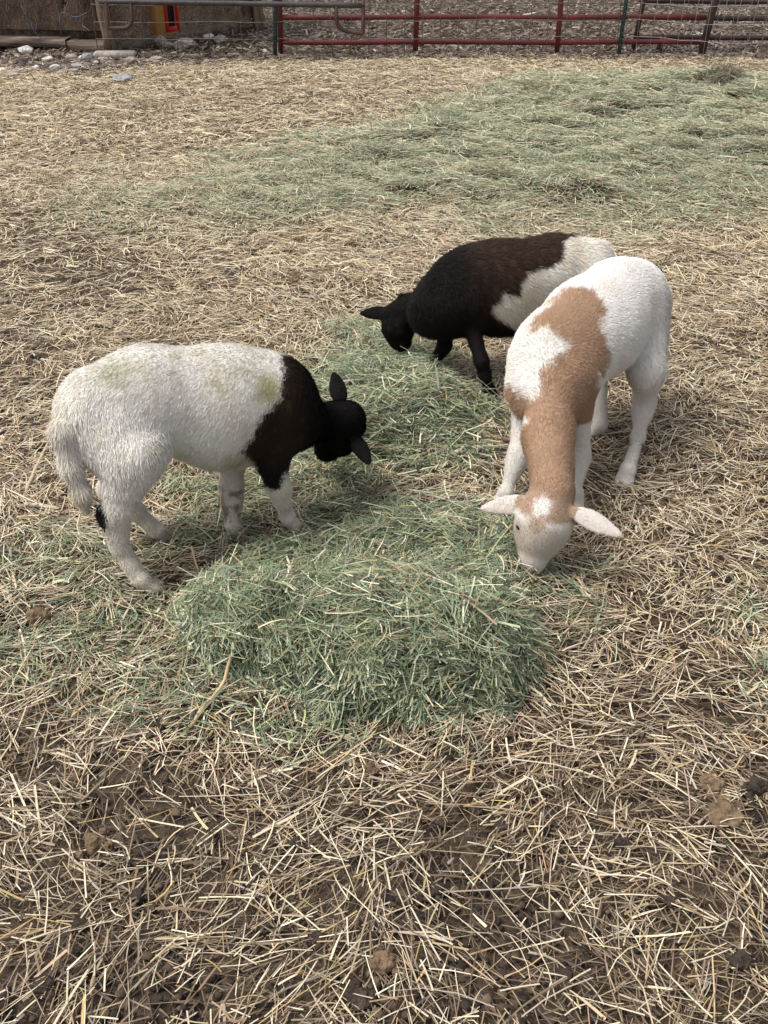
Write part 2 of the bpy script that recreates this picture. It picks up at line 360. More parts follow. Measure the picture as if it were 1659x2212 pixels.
if QUICK != 'sheep':
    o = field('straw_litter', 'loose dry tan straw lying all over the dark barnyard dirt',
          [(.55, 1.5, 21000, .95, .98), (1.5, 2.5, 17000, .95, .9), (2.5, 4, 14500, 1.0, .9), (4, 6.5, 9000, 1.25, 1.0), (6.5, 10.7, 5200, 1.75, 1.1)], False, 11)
    o['category'] = 'straw'
    o = field('loose_hay', 'thin spread of grey green hay scattered over the straw',
          [(.9, 2.6, 17000, 1.0, .9), (2.6, 4, 14500, 1.1, 1.0), (4, 6.5, 12500, 1.2, 1.05), (6.5, 10.3, 7000, 1.75, 1.15)], True, 12, .03, M_HAY)
    o['category'] = 'hay'
    # dark crumbs of soil and dung among the straw
    rng = np.random.default_rng(17); N = 9000//(8 if QUICK else 1)
    bm = __import__('bmesh').new(); __import__('bmesh').ops.create_icosphere(bm, subdivisions=2, radius=1)
    IV = np.array([v.co[:] for v in bm.verts]); IF = np.array([[l.vert.index for l in f.loops] for f in bm.faces]); bm.free()
    y = .7+3.2*rng.random(N)**1.7; x = rng.uniform(-1, 1, N)*(.42*y+.3); P = np.stack([x, y], -1)
    k = (noise(P, .33, 5)+.5*noise(P, .12, 2)+rng.normal(0, .35, N) > .1) & (greenness(x, y) < .5); x = x[k]; y = y[k]; N = len(x)
    r_ = (rng.gamma(2.0, .0017, N)+.002).clip(0, .0085); V = IV[None]*(1+.34*noise(IV[None]+rng.normal(0, 5, (N, 1, 3)), .9, 1)[..., None])*r_[:, None, None]*np.array([1.1, 1, .7])
    V = V+np.stack([x, y, hbase(x, y)+.003+r_*.4+rng.uniform(0, .009, N)], -1)[:, None]
    F = (np.arange(N)*len(IV))[:, None, None]+IF
    c = np.array([[.035,.026,.02],[.07,.048,.033],[.12,.085,.055],[.022,.017,.014]])[rng.choice(4, N, p=[.35, .3, .12, .23])]
    tag(mesh_np('soil_crumbs', V.reshape(-1, 3), F.reshape(-1, 3), attr_mat('soil_crumb', .85, .2), np.repeat(c, len(IV), 0)), 'dark crumbs of soil and dung lying among the near straw', 'crumbs', None, 'stuff')
    rng = np.random.default_rng(18); N = 9000//(8 if QUICK else 1); y = rng.uniform(9.0, 10.9, N); x = rng.uniform(-4.8, -.2, N)
    k = polyd(x, y, GRAV)+rng.normal(0, .18, N) > 0; x = x[k]; y = y[k]; N = len(x); r_ = (rng.gamma(1.8, .007, N)+.005).clip(0, .035)
    V = IV[None]*(1+.25*noise(IV[None]+rng.normal(0, 5, (N, 1, 3)), 1.1, 1)[..., None])*r_[:, None, None]*np.array([1.2, 1, .6])+np.stack([x, y, hbase(x, y)+r_*.25], -1)[:, None]
    F = (np.arange(N)*len(IV))[:, None, None]+IF
    c = np.array([[.16,.125,.105],[.10,.075,.06],[.20,.165,.14],[.34,.30,.27],[.07,.055,.045]])[rng.choice(5, N, p=[.26, .37, .10, .04, .23])]*.85
    tag(mesh_np('gravel', V.reshape(-1, 3), F.reshape(-1, 3), attr_mat('gravel_stone', .85, .25), np.repeat(c, len(IV), 0)), 'brown and grey gravel and mud lumps along the foot of the shed', 'gravel', None, 'stuff')
    # brown trampled litter beyond the fence
    rng = np.random.default_rng(13); N = 60000//(12 if QUICK else 1)
    y = 10.4+8*rng.random(N)**1.3; x = rng.uniform(-1, 1, N)*(.42*y+.8); P = np.stack([x, y], -1)
    V, F = blades(np.stack([x, y, hbase(x, y)+.004+.035*rng.random(N)], -1), rng.uniform(0, 2*PI, N), rng.normal(0, .25, N), rng.gamma(2.2, .022, N)+.02,
                  rng.uniform(.006, .022, N), rng.normal(0, .4, N), np.zeros((N, 2))+.01, np.full(N, .6))
    pal = np.array([[.13,.095,.07],[.20,.15,.115],[.30,.235,.18],[.09,.062,.046],[.42,.35,.27],[.16,.12,.095]])
    c = pal[rng.choice(6, N, p=[.3, .24, .14, .2, .04, .08])]*rng.uniform(.8, 1.2, (N, 1))
    o = mesh_np('trampled_litter', V, F, M_STRAW, np.repeat(c, 8, 0), smooth=False)
    tag(o, 'brown trampled chips and stalks covering the ground beyond the fence', 'litter', None, 'stuff')

# ------------------------------------------------------------------ hay piles (mound core + blades, one mesh each)
def pile(name, label, poly, part, nbl, seed, cx, Lr=(.05, .10), spread=.6, extra=None, greenf=1.0, cat='hay pile', dim=1.0):
    rng = np.random.default_rng(seed)
    lo = poly.min(0)-.06; hi = poly.max(0)+.06
    xs = np.arange(lo[0], hi[0], .012); ys = np.arange(lo[1], hi[1], .012); X, Y = np.meshgrid(xs, ys)
    if part < 3: hm = mound(X.ravel(), Y.ravel())[part]
    else: hm = extra(X.ravel(), Y.ravel())
    Z = hbase(X.ravel(), Y.ravel())+hm-.012
    hm = hm.reshape(X.shape)
    I = np.arange(X.size).reshape(X.shape)
    F1 = np.stack([I[:-1, :-1], I[:-1, 1:], I[1:, 1:], I[1:, :-1]], -1).reshape(-1, 4)
    ok = (hm > .012).ravel(); F1 = F1[ok[F1].all(1)]
    V1 = np.stack([X.ravel(), Y.ravel(), Z], -1)
    used = np.unique(F1); mp = np.zeros(len(V1), int); mp[used] = np.arange(len(used)); F1 = mp[F1]; V1 = V1[used]
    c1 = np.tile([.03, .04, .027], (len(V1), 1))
    N = nbl//(10 if QUICK else 1)
    x = rng.uniform(lo[0], hi[0], N*3); y = rng.uniform(lo[1], hi[1], N*3)
    fn = (lambda a, b: mound(a, b)[part]) if part < 3 else extra
    h = fn(x, y); e = .01
    gxx = (fn(x+e, y)-fn(x-e, y))/(2*e); gyy = (fn(x, y+e)-fn(x, y-e))/(2*e)
    sl = np.sqrt(1+gxx**2+gyy**2)
    k = (h > .008) & (rng.random(N*3) < sl/3.0*1.6); x, y, h, gxx, gyy, sl = [a[k][:N] for a in (x, y, h, gxx, gyy, sl)]; N = len(x)
    P = np.stack([x, y], -1)
    base = noise(P, .28, 2)*2.6+noise(P, .7, 1)*2
    yaw = base+rng.normal(0, spread, N)
    rnd = rng.random(N) < .22; yaw[rnd] = rng.uniform(0, 2*PI, rnd.sum())
    slope = gxx*np.cos(yaw)+gyy*np.sin(yaw)
    pitch = np.arctan(slope).clip(-.9, .9)*rng.uniform(.3, 1, N)+rng.normal(0, .16, N)
    L = rng.uniform(*Lr, N)*rng.uniform(.5, 1.25, N); W = rng.uniform(.0016, .0038, N)
    steep = sl > 1.35; L[steep] *= .62
    nn = np.stack([-gxx, -gyy, np.ones(N)], -1)/sl[:, None]
    C = np.stack([x, y, hbase(x, y)+h], -1)+nn*(rng.uniform(-.014, .018, N))[:, None]
    V, F_ = blades(C, yaw, pitch, L, W*.92, rng.normal(0, .5, N), np.stack([rng.normal(0, .05, N), rng.normal(0, .035, N)], -1), np.where(rng.random(N) < .5, 1., .3))
    c, _ = colours(np.full(N, .965*greenf), N, np.zeros(N), rng)
    top = (rng.random(N) < .20); c[top] = c[top]*.35+np.array([.60, .64, .44])*.65*rng.uniform(.7, 1.1, (top.sum(), 1))
    c = c*dim
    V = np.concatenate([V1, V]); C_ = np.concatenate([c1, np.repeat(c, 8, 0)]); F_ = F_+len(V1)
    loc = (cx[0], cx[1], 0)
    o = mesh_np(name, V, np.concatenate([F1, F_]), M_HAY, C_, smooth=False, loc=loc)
    return tag(o, label, cat)
if QUICK != 'sheep':
    pile('hay_pile', 'thick block of green hay in the foreground, in front of the three sheep', PILE_A, 0, 50000, 21, PILE_A.mean(0), (.05, .115), .45)
    pile('hay_pile', 'low heap of green hay under the heads of the black and the white bodied sheep', PILE_B, 1, 48000, 22, PILE_B.mean(0), (.06, .12), .5)
    CLP = GP([(1500, 202), (1525, 172), (1600, 172), (1632, 196), (1570, 214)])
    def clump(x, y): return .095*sstep(-.04, .20, polyd(x, y, CLP)+.03*noise(np.stack([x, y], -1), .15, 3)) + mound(x, y)[2]*(polyd(x, y, CLP) > -.05)
    pile('hay_clump', 'small dark tuft of matted hay near the fence at far right', CLP, 3, 2600, 23, CLP.mean(0), (.10, .2), 1.2, clump, .3, 'hay clump', .5)

# ------------------------------------------------------------------ sheep: smooth union of tapered limbs -> one continuous mesh
class Body:
    def __init__(s, cell=.0042): s.p = []; s.cell = cell; s.toes = []; s.marks = []
    def cone(s, a, b, ra, rb, k=.02, n=None, sc=1.0, fur=.01, flow=None):
        a = np.asarray(a, float); b = np.asarray(b, float)
        s.p.append((a, b, ra, rb, k, n, sc, fur, nrm(b-a) if flow is None else flow)); return s
    def chain(s, pts, k=.02, fur=.01, n=None, sc=1.0):
        for (a, ra), (b, rb) in zip(pts[:-1], pts[1:]): s.cone(a, b, ra, rb, k, n, sc, fur)
        return s
    @staticmethod
    def dist(pr, X):
        a, b, ra, rb, k, n, sc, _, _ = pr
        q = X-a; e = b-a
        if n is not None and sc != 1.0:
            q = q + (q@n)[..., None]*n*(1/sc-1); e = e + (e@n)*n*(1/sc-1)
        L2 = max(e@e, 1e-12); t = np.clip((q@e)/L2, 0, 1)
        d = np.sqrt(((q-t[..., None]*e)**2).sum(-1)) - (ra+(rb-ra)*t)
        return d*(min(1, sc)**.5 if n is not None else 1)
    def surf(s, p, d, rmax=.12):
        t = np.linspace(0, rmax, 121); X = p+nrm(d)*t[:, None]; D = np.min([s.dist(pr, X) for pr in s.p], 0)
        k = np.where(D > 0)[0]; return X[k[0]] if len(k) else X[-1]
    def build(s):
        mn = np.min([np.minimum(p[0]-p[2], p[1]-p[3]) for p in s.p], 0)-.03
        mx = np.max([np.maximum(p[0]+p[2], p[1]+p[3]) for p in s.p], 0)+.03
        c = s.cell; n = np.ceil((mx-mn)/c).astype(int)+1
        D = np.full(n, .5, np.float32)
        ax = [mn[i]+np.arange(n[i])*c for i in range(3)]
        for pr in s.p:
            lo = np.minimum(pr[0]-pr[2], pr[1]-pr[3])-.055; hi = np.maximum(pr[0]+pr[2], pr[1]+pr[3])+.055
            i0 = np.maximum(((lo-mn)/c).astype(int), 0); i1 = np.minimum(((hi-mn)/c).astype(int)+1, n)
            g = np.stack(np.meshgrid(*[ax[i][i0[i]:i1[i]] for i in range(3)], indexing='ij'), -1)
            d = s.dist(pr, g); sl = tuple(slice(i0[i], i1[i]) for i in range(3)); o = D[sl]; k = pr[4]
            h = np.maximum(k-np.abs(o-d), 0)/k
            D[sl] = np.minimum(o, d)-h*h*k*.25
        return s.nets(D, mn, c)
    @staticmethod
    def nets(D, mn, c):
        ins = D < 0
        cn = [(i, j, k) for i in (0, 1) for j in (0, 1) for k in (0, 1)]
        S = tuple(x-1 for x in D.shape)
        cnt = sum(ins[i:i+S[0], j:j+S[1], k:k+S[2]].astype(np.int8) for i, j, k in cn)
        act = (cnt > 0) & (cnt < 8); idx = np.full(S, -1, np.int64); A = np.argwhere(act); idx[act] = np.arange(len(A))
        vals = np.stack([D[A[:, 0]+i, A[:, 1]+j, A[:, 2]+k] for i, j, k in cn], 1).astype(float)
        pos = np.zeros((len(A), 3)); num = np.zeros(len(A)); off = np.array(cn, float)
        for p_ in range(8):
            for q_ in range(p_+1, 8):
                if np.abs(off[p_]-off[q_]).sum() != 1: continue
                va, vb = vals[:, p_], vals[:, q_]; m = (va < 0) != (vb < 0)
                t = np.where(m, va/np.where(m, va-vb, 1), 0)
                pos += np.where(m[:, None], off[p_]+t[:, None]*(off[q_]-off[p_]), 0); num += m
        V = (A+pos/num[:, None])*c+mn
        Fs = []
        for ax_ in range(3):
            u, v = (ax_+1) % 3, (ax_+2) % 3
            sh = list(D.shape); a = [slice(None)]*3; b = [slice(None)]*3; a[ax_] = slice(0, -1); b[ax_] = slice(1, None)
            ch = ins[tuple(a)] != ins[tuple(b)]; E = np.argwhere(ch)
            E = E[(E[:, u] > 0) & (E[:, v] > 0) & (E[:, u] < S[u]) & (E[:, v] < S[v])]
            fl = ins[tuple(a)][E[:, 0], E[:, 1], E[:, 2]]
            def g(du, dv): e = E.copy(); e[:, u] += du; e[:, v] += dv; return idx[e[:, 0], e[:, 1], e[:, 2]]
            q = np.stack([g(-1, -1), g(0, -1), g(0, 0), g(-1, 0)], 1); q[~fl] = q[~fl][:, ::-1]; Fs.append(q)
        F = np.concatenate(Fs); F = F[(F >= 0).all(1)]
        return V, F
    def fields(s, X):                 # hair length and lie of the hair at X
        W = 0; fu = 0; fl = 0
        for pr in s.p:
            w_ = np.exp(-np.maximum(s.dist(pr, X), -.01)/.012); W = W+w_; fu = fu+w_*pr[7]; fl = fl+w_[:, None]*pr[8]
        return fu/W, fl/W[:, None]

def lap_normals(V, F):
    n = np.cross(V[F[:, 2]]-V[F[:, 0]], V[F[:, 3]]-V[F[:, 1]]); N = np.zeros_like(V)
    for i in range(4): np.add.at(N, F[:, i], n)
    return nrm(N)

def make_sheep(label, B, colfn, nfur, seed, loc, eyes, furcol=None, fluff=1.0):
    rng = np.random.default_rng(seed)
    V, F = B.build(); Nv = lap_normals(V, F)
    fu, fl = B.fields(V)
    V = V + Nv*(.0030*noise(V, .09, 2)+.0010*noise(V, .035, 3))[:, None]*np.clip(fu/.02, .15, 1)[:, None]*fluff
    root = empty('sheep', loc); tag(root, label, 'sheep', 'sheep feeding on the hay')
    for k_, (pts, axis) in colfn.defs.items(): colfn.p[k_] = Patch(V, Nv, pts, axis)
    def colour(X):
        c = colfn(X)
        for t_ in B.toes: m = sstep(.030, .020, np.linalg.norm((X-t_)*np.array([1, 1, 1.5]), axis=1))[:, None]; c = c*(1-m)+np.array([.13, .105, .085])*m*np.minimum(1, c.max(1, keepdims=True)*2)
        for p_, r_, k_, cc in B.marks: m = k_*sstep(1.15, .7, np.linalg.norm(X-p_, axis=1)/r_)[:, None]; c = c*(1-m)+np.array(cc)*m
        return c
    col = colour(V)
    body = mesh_np('body', V-np.array(loc), F, M_SKIN, col*.92, root)
    # hair
    A = np.linalg.norm(np.cross(V[F[:, 2]]-V[F[:, 0]], V[F[:, 3]]-V[F[:, 1]]), axis=1)
    short = np.where(fu[F[:, 0]] < .009, 1.7, 1.0)
    p = A*short; p /= p.sum(); n = nfur//(6 if QUICK == '1' else 1)
    f = rng.choice(len(F), n, p=p); uv = rng.random((n, 2))
    q = V[F[f]]; R = (q[:, 0]*(1-uv[:, :1])+q[:, 1]*uv[:, :1])*(1-uv[:, 1:])+(q[:, 3]*(1-uv[:, :1])+q[:, 2]*uv[:, :1])*uv[:, 1:]
    Nn = nrm(Nv[F[f]].mean(1)); ln = fu[F[f, 0]]; D = fl[F[f, 0]]
    D = D + np.array([0, 0, -.45])*np.clip(ln/.02, .2, 1)[:, None]
    D = D + .16*np.stack([noise(R, .10, 1), noise(R, .11, 4), noise(R, .09, 5)], -1)*np.clip(ln/.02, .2, 1)[:, None]
    D = D-(D*Nn).sum(-1, keepdims=True)*Nn
    D = nrm(nrm(D)+Nn*rng.uniform(.14, .58, (n, 1))+rng.normal(0, .20, (n, 3)))
    for e in eyes: ln = ln*np.where(np.linalg.norm(R-e[0], axis=1) < e[1]*1.25, .12, 1)
    ln = ln*rng.uniform(.6, 1.3, n); wd = rng.uniform(.0008, .0015, n)*np.where(ln > .008, 1.15, .85)
    S = nrm(np.cross(D, Nn)); S = nrm(S+Nn*rng.normal(0, .25, (n, 1)))
    r0 = R-Nn*.001; r1 = R+D*ln[:, None]*.5; r2 = R+D*ln[:, None]+np.array([0, 0, -.22])*ln[:, None]*np.clip(ln/.02, 0, 1)[:, None]
    hw = S*(wd/2)[:, None]
    W_ = np.stack([r0-hw, r0+hw, r1-hw*.9, r1+hw*.9, r2-hw*.2, r2+hw*.2], 1).reshape(-1, 3)
    i = np.arange(n)[:, None]*6; FF = np.concatenate([i+np.array([[0, 1, 3, 2]]), i+np.array([[2, 3, 5, 4]])])
    c = colour(R+rng.normal(0, .0035, R.shape))*rng.uniform(.86, 1.1, (n, 1)); c = c.clip(.003, .85)
    C = np.repeat(c, 6, 0)
    if furcol is not None: C.reshape(n, 6, 3)[:, 4:] = furcol(R, c)[:, None]
    mesh_np('fleece', W_-np.array(loc), FF, M_FUR, C, root, smooth=False)
    for (e, r, nn_) in eyes:
        bm = __import__('bmesh').new(); __import__('bmesh').ops.create_uvsphere(bm, u_segments=16, v_segments=10, radius=1)
        me = bpy.data.meshes.new('eye'); q_ = Vector(nn_).to_track_quat('Z', 'Y').to_matrix()
        for v in bm.verts: v.co = q_ @ Vector((v.co.x*r*1.25, v.co.y*r*.75, v.co.z*r*.6)) + Vector(e)-Vector(loc)
        bm.to_mesh(me); bm.free(); me.materials.append(M_EYE)
        for pl in me.polygons: pl.use_smooth = True
        link(bpy.data.objects.new('eye', me), root)
    return root
M_EYE, _n, _b = newmat('eye', .15, .6); _b.inputs['Base Color'].default_value = (.012, .008, .006, 1)
M_EAR = attr_mat('ear', .75, .15)

class Patch:
    '''an outline measured on the coat, carried onto the animal's own surface and painted straight through it along one axis'''
    def __init__(s, V, Nv, pts, axis):
        c = np.array([0, 0, CAM_H]); r = V-c; vis = (r*Nv).sum(1) < 0; Vv = V[vis]; r = r[vis]
        f = r@np.array([0, math.cos(PITCH), -math.sin(PITCH)]); q = r@np.array([0, math.sin(PITCH), math.cos(PITCH)])
        px = 829.5+FPX*r[:, 0]/f; py = 1106-FPX*q/f
        P3 = []
        for x, y in pts:
            dd = np.hypot(px-x, py-y); lim = max(dd.min()+4, 6); k = np.where(dd < lim)[0]; k = k[np.argmin(f[k])]
            P3.append(Q(x, y, Vv[k, 1]))
        ax = nrm(np.asarray(axis, float)); s.e1 = nrm(np.cross(ax, [0, 0, 1.])); s.e2 = np.cross(s.e1, ax)
        s.poly = np.stack([np.array(P3)@s.e1, np.array(P3)@s.e2], 1)
    def __call__(s, X): return polyd(X@s.e1, X@s.e2, s.poly)

def head(B, poll, muz, lat, s=1.0, fur=.006, ears=(), earfur=.004, cheek=1.0):
    """poll and muzzle in the world, lat = axis through the ears; returns the frame"""
    poll = np.asarray(poll, float); muz = np.asarray(muz, float); f = nrm(muz-poll); L = np.linalg.norm(muz-poll)
    l = np.asarray(lat, float); l = nrm(l-f*(l@f)); t = np.cross(f, l)
    if t[2] < 0 and abs(t[2]) > .05 and False: t = -t
    fr = lambda a, b, c: poll+f*a*L+l*b*s+t*c*s
    back = -f
    B.cone(fr(.06, 0, 0), fr(.38, 0, .002), .046*s, .049*s*cheek, .02, l, 1.0, fur, back)
    B.cone(fr(.38, 0, .002), fr(.56, 0, -.002), .047*s*cheek, .042*s*cheek, .025, l, 1.0, fur, back); B.cone(fr(.56, 0, -.002), fr(.88, 0, -.004), .040*s*cheek, .027*s, .025, l, 1.0, fur, back)
    B.cone(fr(.86, 0, -.004), fr(.94, 0, -.010), .0285*s, .0245*s, .015, l, 1.0, fur*.6, back)
    B.cone(fr(.22, 0, -.036), fr(.80, 0, -.030), .031*s, .017*s, .02, l, .9, fur, back)
    B.cone(fr(.92, .010, -.026), fr(.92, -.010, -.026), .016*s, .016*s, .012, None, 1, fur*.5, back)
    for sg in (1, -1):
        B.cone(fr(.33, .034*sg, .010), fr(.45, .037*sg, .002), .017*s, .013*s, .02, None, 1, fur, back)      # brow / orbit
        B.cone(fr(.34, .028*sg, -.026), fr(.54, .027*sg, -.030), .021*s*cheek, .018*s, .02, None, 1, fur, back)
    for base, tip, wdt, fn in ears:
        base = np.asarray(base, float); tip = np.asarray(tip, float); e = tip-base; nn_ = nrm(np.cross(e, np.asarray(fn, float)))
        fl = np.cross(nn_, nrm(e))
        pr = [(0, .62, .6), (.14, .85, .42), (.30, 1.0, .28), (.46, .97, .26), (.62, .78, .27), (.77, .54, .30), (.90, .29, .42), (1.0, .07, .9)]
        for (t0, w0, s0), (t1, w1, s1) in zip(pr[:-1], pr[1:]): B.cone(base+e*t0, base+e*t1, wdt*w0, wdt*w1, .010, fl, (s0+s1)/2, earfur, nrm(e))
    return fr, f, l, t
def hoof(B, fet, toe, fur=.004, w_=.013):
    fet = np.asarray(fet, float); toe = np.asarray(toe, float); d = toe-fet; B.toes.append(toe+nrm(np.array([d[0], d[1], 0]))*.016+np.array([0, 0, -.012])); h = np.array([d[0], d[1], 0]); h = nrm(h); sd = np.array([-h[1], h[0], 0])
    for sg in (1, -1):
        B.cone(fet+d*.25+sd*sg*w_*.5, toe+sd*sg*w_*.85, .017, .0155, .012, None, 1, fur, nrm(d))
        B.cone(toe+sd*sg*w_*.85, toe+h*.020+sd*sg*w_*.8+np.array([0, 0, -.005]), .0155, .0105, .008, None, 1, .001, nrm(d))

# ---- white bodied sheep with black head and neck (left)
def sheep_white():
    B = Body(); th = math.radians(21); a = np.array([math.cos(th), math.sin(th), 0]); n = np.array([-math.sin(th), math.cos(th), 0]); O = np.array([-.75, 2.085, 0])
    up = np.array([0, 0, 1.]); T = lambda u, w_, v=0: O+a*u+n*v+up*w_
    bk = nrm(-a+np.array([0, 0, -.35]))
    B.cone(T(.085, .450), T(.20, .450), .092, .116, .05, n, .95, .0095, bk)
    B.cone(T(.20, .444), T(.38, .392), .118, .146, .05, n, .93, .0098, bk)
    B.cone(T(.38, .390), T(.49, .385), .146, .128, .05, n, .90, .0098, bk)
    B.cone(T(.46, .372), T(.52, .345), .106, .070, .05, n, .85, .011, bk)
    B.cone(T(.048, .43), T(.08, .38), .054, .068, .04, n, 1.1, .012, bk)
    # neck
    poll = G(750, 905, .275); muz = G(694, 980, .115); 
    B.cone(T(.50, .368), T(.565, .315), .074, .055, .05, n, .85, .011, nrm(T(.5, .42)-T(.58, .36)))
    B.cone(T(.565, .315), poll+np.array([-.035, 0, -.004]), .058, .041, .04, n, .9, .009, nrm(T(.5, .45)-poll))
    B.cone(poll+np.array([-.035, 0, -.004]), poll, .043, .045, .03, None, 1, .007, nrm(T(.5, .45)-poll))
    lat = G(770, 950, .22)-G(737, 862, .28)
    e1b, e1t = G(736, 868, .285), G(722, 806, .34); e2b, e2t = G(766, 945, .235), G(798, 1003, .20)
    fr, f, l, t = head(B, poll, muz, lat, 1.04, .006, [(e1b, e1t, .0185, (.15, -.8, .55)), (e2b, e2t, .0172, (.15, -.6, .75))])
    # hind near leg
    hip = T(.10, .42, -.05); stf = Q(300, 985, 2.02); hock = Q(238, 1112, 1.995); fet = G(300, 1246, .055); toe = G(330, 1268, .02)
    B.cone(hip, stf, .084, .058, .07, n, .75, .012, nrm(stf-hip)); B.cone(T(.085, .40, -.045), Q(275, 1015, 2.0), .07, .045, .05, n, .8, .012, nrm(stf-hip))
    B.chain([(stf, .052), ((stf+hock)/2+up*.0, .038), (hock, .026)], .03, .012)
    B.chain([(Q(262,1095,1.995), .027), (Q(257, 1175, 1.99), .0182), (Q(280, 1215, 1.985), .0172), (fet, .0205)], .02, .007); B.cone(hock, Q(262,1095,1.995), .026, .028, .02, None, 1, .008); B.cone(hock, Q(250, 1150, 1.99), .024, .022, .02, None, 1, .008)
    hoof(B, fet, toe)
    # hind far leg
    hip2 = T(.12, .40, .06); st2 = T(.13, .28, .075); hk2 = T(.085, .175, .08); f2 = G(335, 1143, .05); t2 = G(352, 1155, .022)
    B.chain([(hip2, .075), (st2, .05), (hk2, .026), ((hk2+f2)/2, .018), (f2, .020)], .03, .009); hoof(B, f2, t2)
    # near front leg
    el = T(.498, .32, -.055); kn = Q(600, 1046, 2.20); ft = G(618, 1112, .075); to = G(634, 1134, .035)
    B.cone(T(.49, .40, -.04), el, .075, .05, .04, n, .7, .010); B.chain([(el, .047), (Q(588, 1000, 2.2), .035), (kn, .0265), (kn*.75+ft*.25, .0205), ((kn+ft)/2, .0162), (ft, .0188)], .025, .006); hoof(B, ft, to)
    # far front leg
    el2 = T(.46, .31, .06); kn2 = Q(500, 1050, 2.265); ft2 = G(501, 1128, .055); to2 = G(512, 1152, .02)
    B.chain([(el2, .045), (Q(502, 1005, 2.27), .027), (kn2, .0265), (kn2*.7+ft2*.3, .020), ((kn2+ft2)/2, .018), (ft2, .0195)], .025, .006); hoof(B, ft2, to2)
    # tail
    B.chain([(T(.03, .44), .026), (Q(133, 935, 2.01), .024), (Q(152, 1010, 1.995), .022), (Q(176, 1065, 1.985), .018), (Q(186, 1098, 1.98), .009)], .015, .015)
    hd = poll
    def colfn(X):
        u = (X-O)@a; v = (X-O)@n; z = X[:, 2]
        c = np.empty(X.shape); c[:] = (.77, .735, .675)
        c *= (1+.04*noise(X, .05, 1))[:, None]
        def mix(c, m, col): return c*(1-m[:, None])+np.array(col)*m[:, None]
        # cream tint low on the flank and legs
        c = mix(c, .45*sstep(.30, .20, z), (.62, .53, .41)); c = mix(c, .30*sstep(.05, -.02, u), (.66, .55, .40))
        st = lambda p_, r_, k_: sstep(1.3, .2, np.linalg.norm((X-p_)/np.array(r_), axis=1)*(1+.35*noise(X, .03, k_)))
        c = mix(c, .8*st(T(.475, .465, -.10), (.035, .035, .06), 1), (.42, .40, .16))
        c = mix(c, .35*st(T(.36, .49, -.09), (.05, .05, .07), 2), (.55, .47, .28))
        c = mix(c, .62*st(T(.13, .55, -.05), (.07, .06, .035), 3), (.36, .35, .22))
        c = mix(c, .6*st(T(.17, .39, -.14), (.05, .04, .02), 4), (.55, .53, .33))
        c = mix(c, .30*st(T(.42, .38, -.11), (.03, .05, .05), 4), (.55, .54, .35))
        c = mix(c, .6*st(T(.38, .30, -.11), (.06, .03, .05), 5), (.48, .36, .24))
        c = mix(c, .55*sstep(.25, .9, noise(X, .05, 5)+.3*noise(X, .015, 2))*sstep(.38, .52, z), (.46, .42, .28)); c = mix(c, .38*sstep(.2, .8, noise(X, .08, 1)), (.66, .58, .47))
        c = mix(c, .55*sstep(.62, .95, noise(X, .022, 0)), (.48, .41, .29)); c = mix(c, .5*sstep(.3, .9, noise(X, .02, 4))*sstep(.22, .10, z), (.40, .32, .22))
        c = mix(c, .75*sstep(.1, .6, noise(X, .025, 2)+1.75-np.linalg.norm((X-Q(500, 1088, 2.25))/np.array([.026, .045, .038]), axis=1)*1.3), (.13, .07, .04))
        c = mix(c, .3*(z < .05), (.36, .30, .23)); c = mix(c, .8*sstep(.016, .008, z), (.10, .08, .07))
        tail_ = sstep(.06, .03, np.linalg.norm(X[:, :2]-Q(150, 1010, 1.985)[:2], axis=1))*sstep(.36, .28, z)
        c = mix(c, .55*tail_, (.45, .36, .25))
        # black front: neck, shoulder and head
        pb = colfn.p['black'](X); m = sstep(-.004, .004, pb+.006*noise(X, .03, 3)+.005*noise(X, .012, 1))
        m = np.maximum(m, (u > .60)*(z > .2)); hdm = np.linalg.norm(X-poll-np.clip((X-poll)@f, 0, .25)[:, None]*f, axis=1) < .10; m = np.where((v > .03) & (z < .30) & (u < .50) & ~hdm, 0, np.maximum(m, hdm))
        dark = np.empty(X.shape); dark[:] = (.009, .0075, .007)
        brn = sstep(.60, .50, u)*sstep(.22, .34, z); dark = mix(dark, .8*brn, (.042, .026, .017)); dark = mix(dark, .45*brn*sstep(.4, .9, noise(X, .03, 4)), (.12, .09, .04))
        c = c*(1-m[:, None])+dark*m[:, None]
        c = mix(c, sstep(-.003, .003, colfn.p['hock'](X)+.003*noise(X, .02, 2))*(v < .0), (.012, .010, .009))
        sp = np.linalg.norm(X-fr(.20, .0, .050), axis=1); c = mix(c, sstep(.012, .008, sp), (.7, .68, .64))
        return c
    eyes = [(B.surf(fr(.42, .02*sg, .0), l*sg+t*.15)-l*sg*.003, .011, l*sg) for sg in (1, -1)]
    colfn.p = {}; colfn.defs = {
        'black': ([(590,735),(597,750),(609,778),(610,810),(609,836),(604,865),(585,885),(570,898),(558,920),(551,942),(524,975),(538,990),(545,1000),(550,1018),(565,1040),(585,1056),(604,1050),(614,1026),(650,1020),(950,1026),(950,700)], (.1, 1, -.25)),
        'hock': ([(196,1096),(222,1096),(231,1119),(227,1140),(219,1157),(196,1140)], (.1, 1, -.4))}
    return make_sheep('white bodied sheep with black head and neck and a long pale tail', B, colfn, 230000, 31, tuple(T(.30, 0)), eyes), B

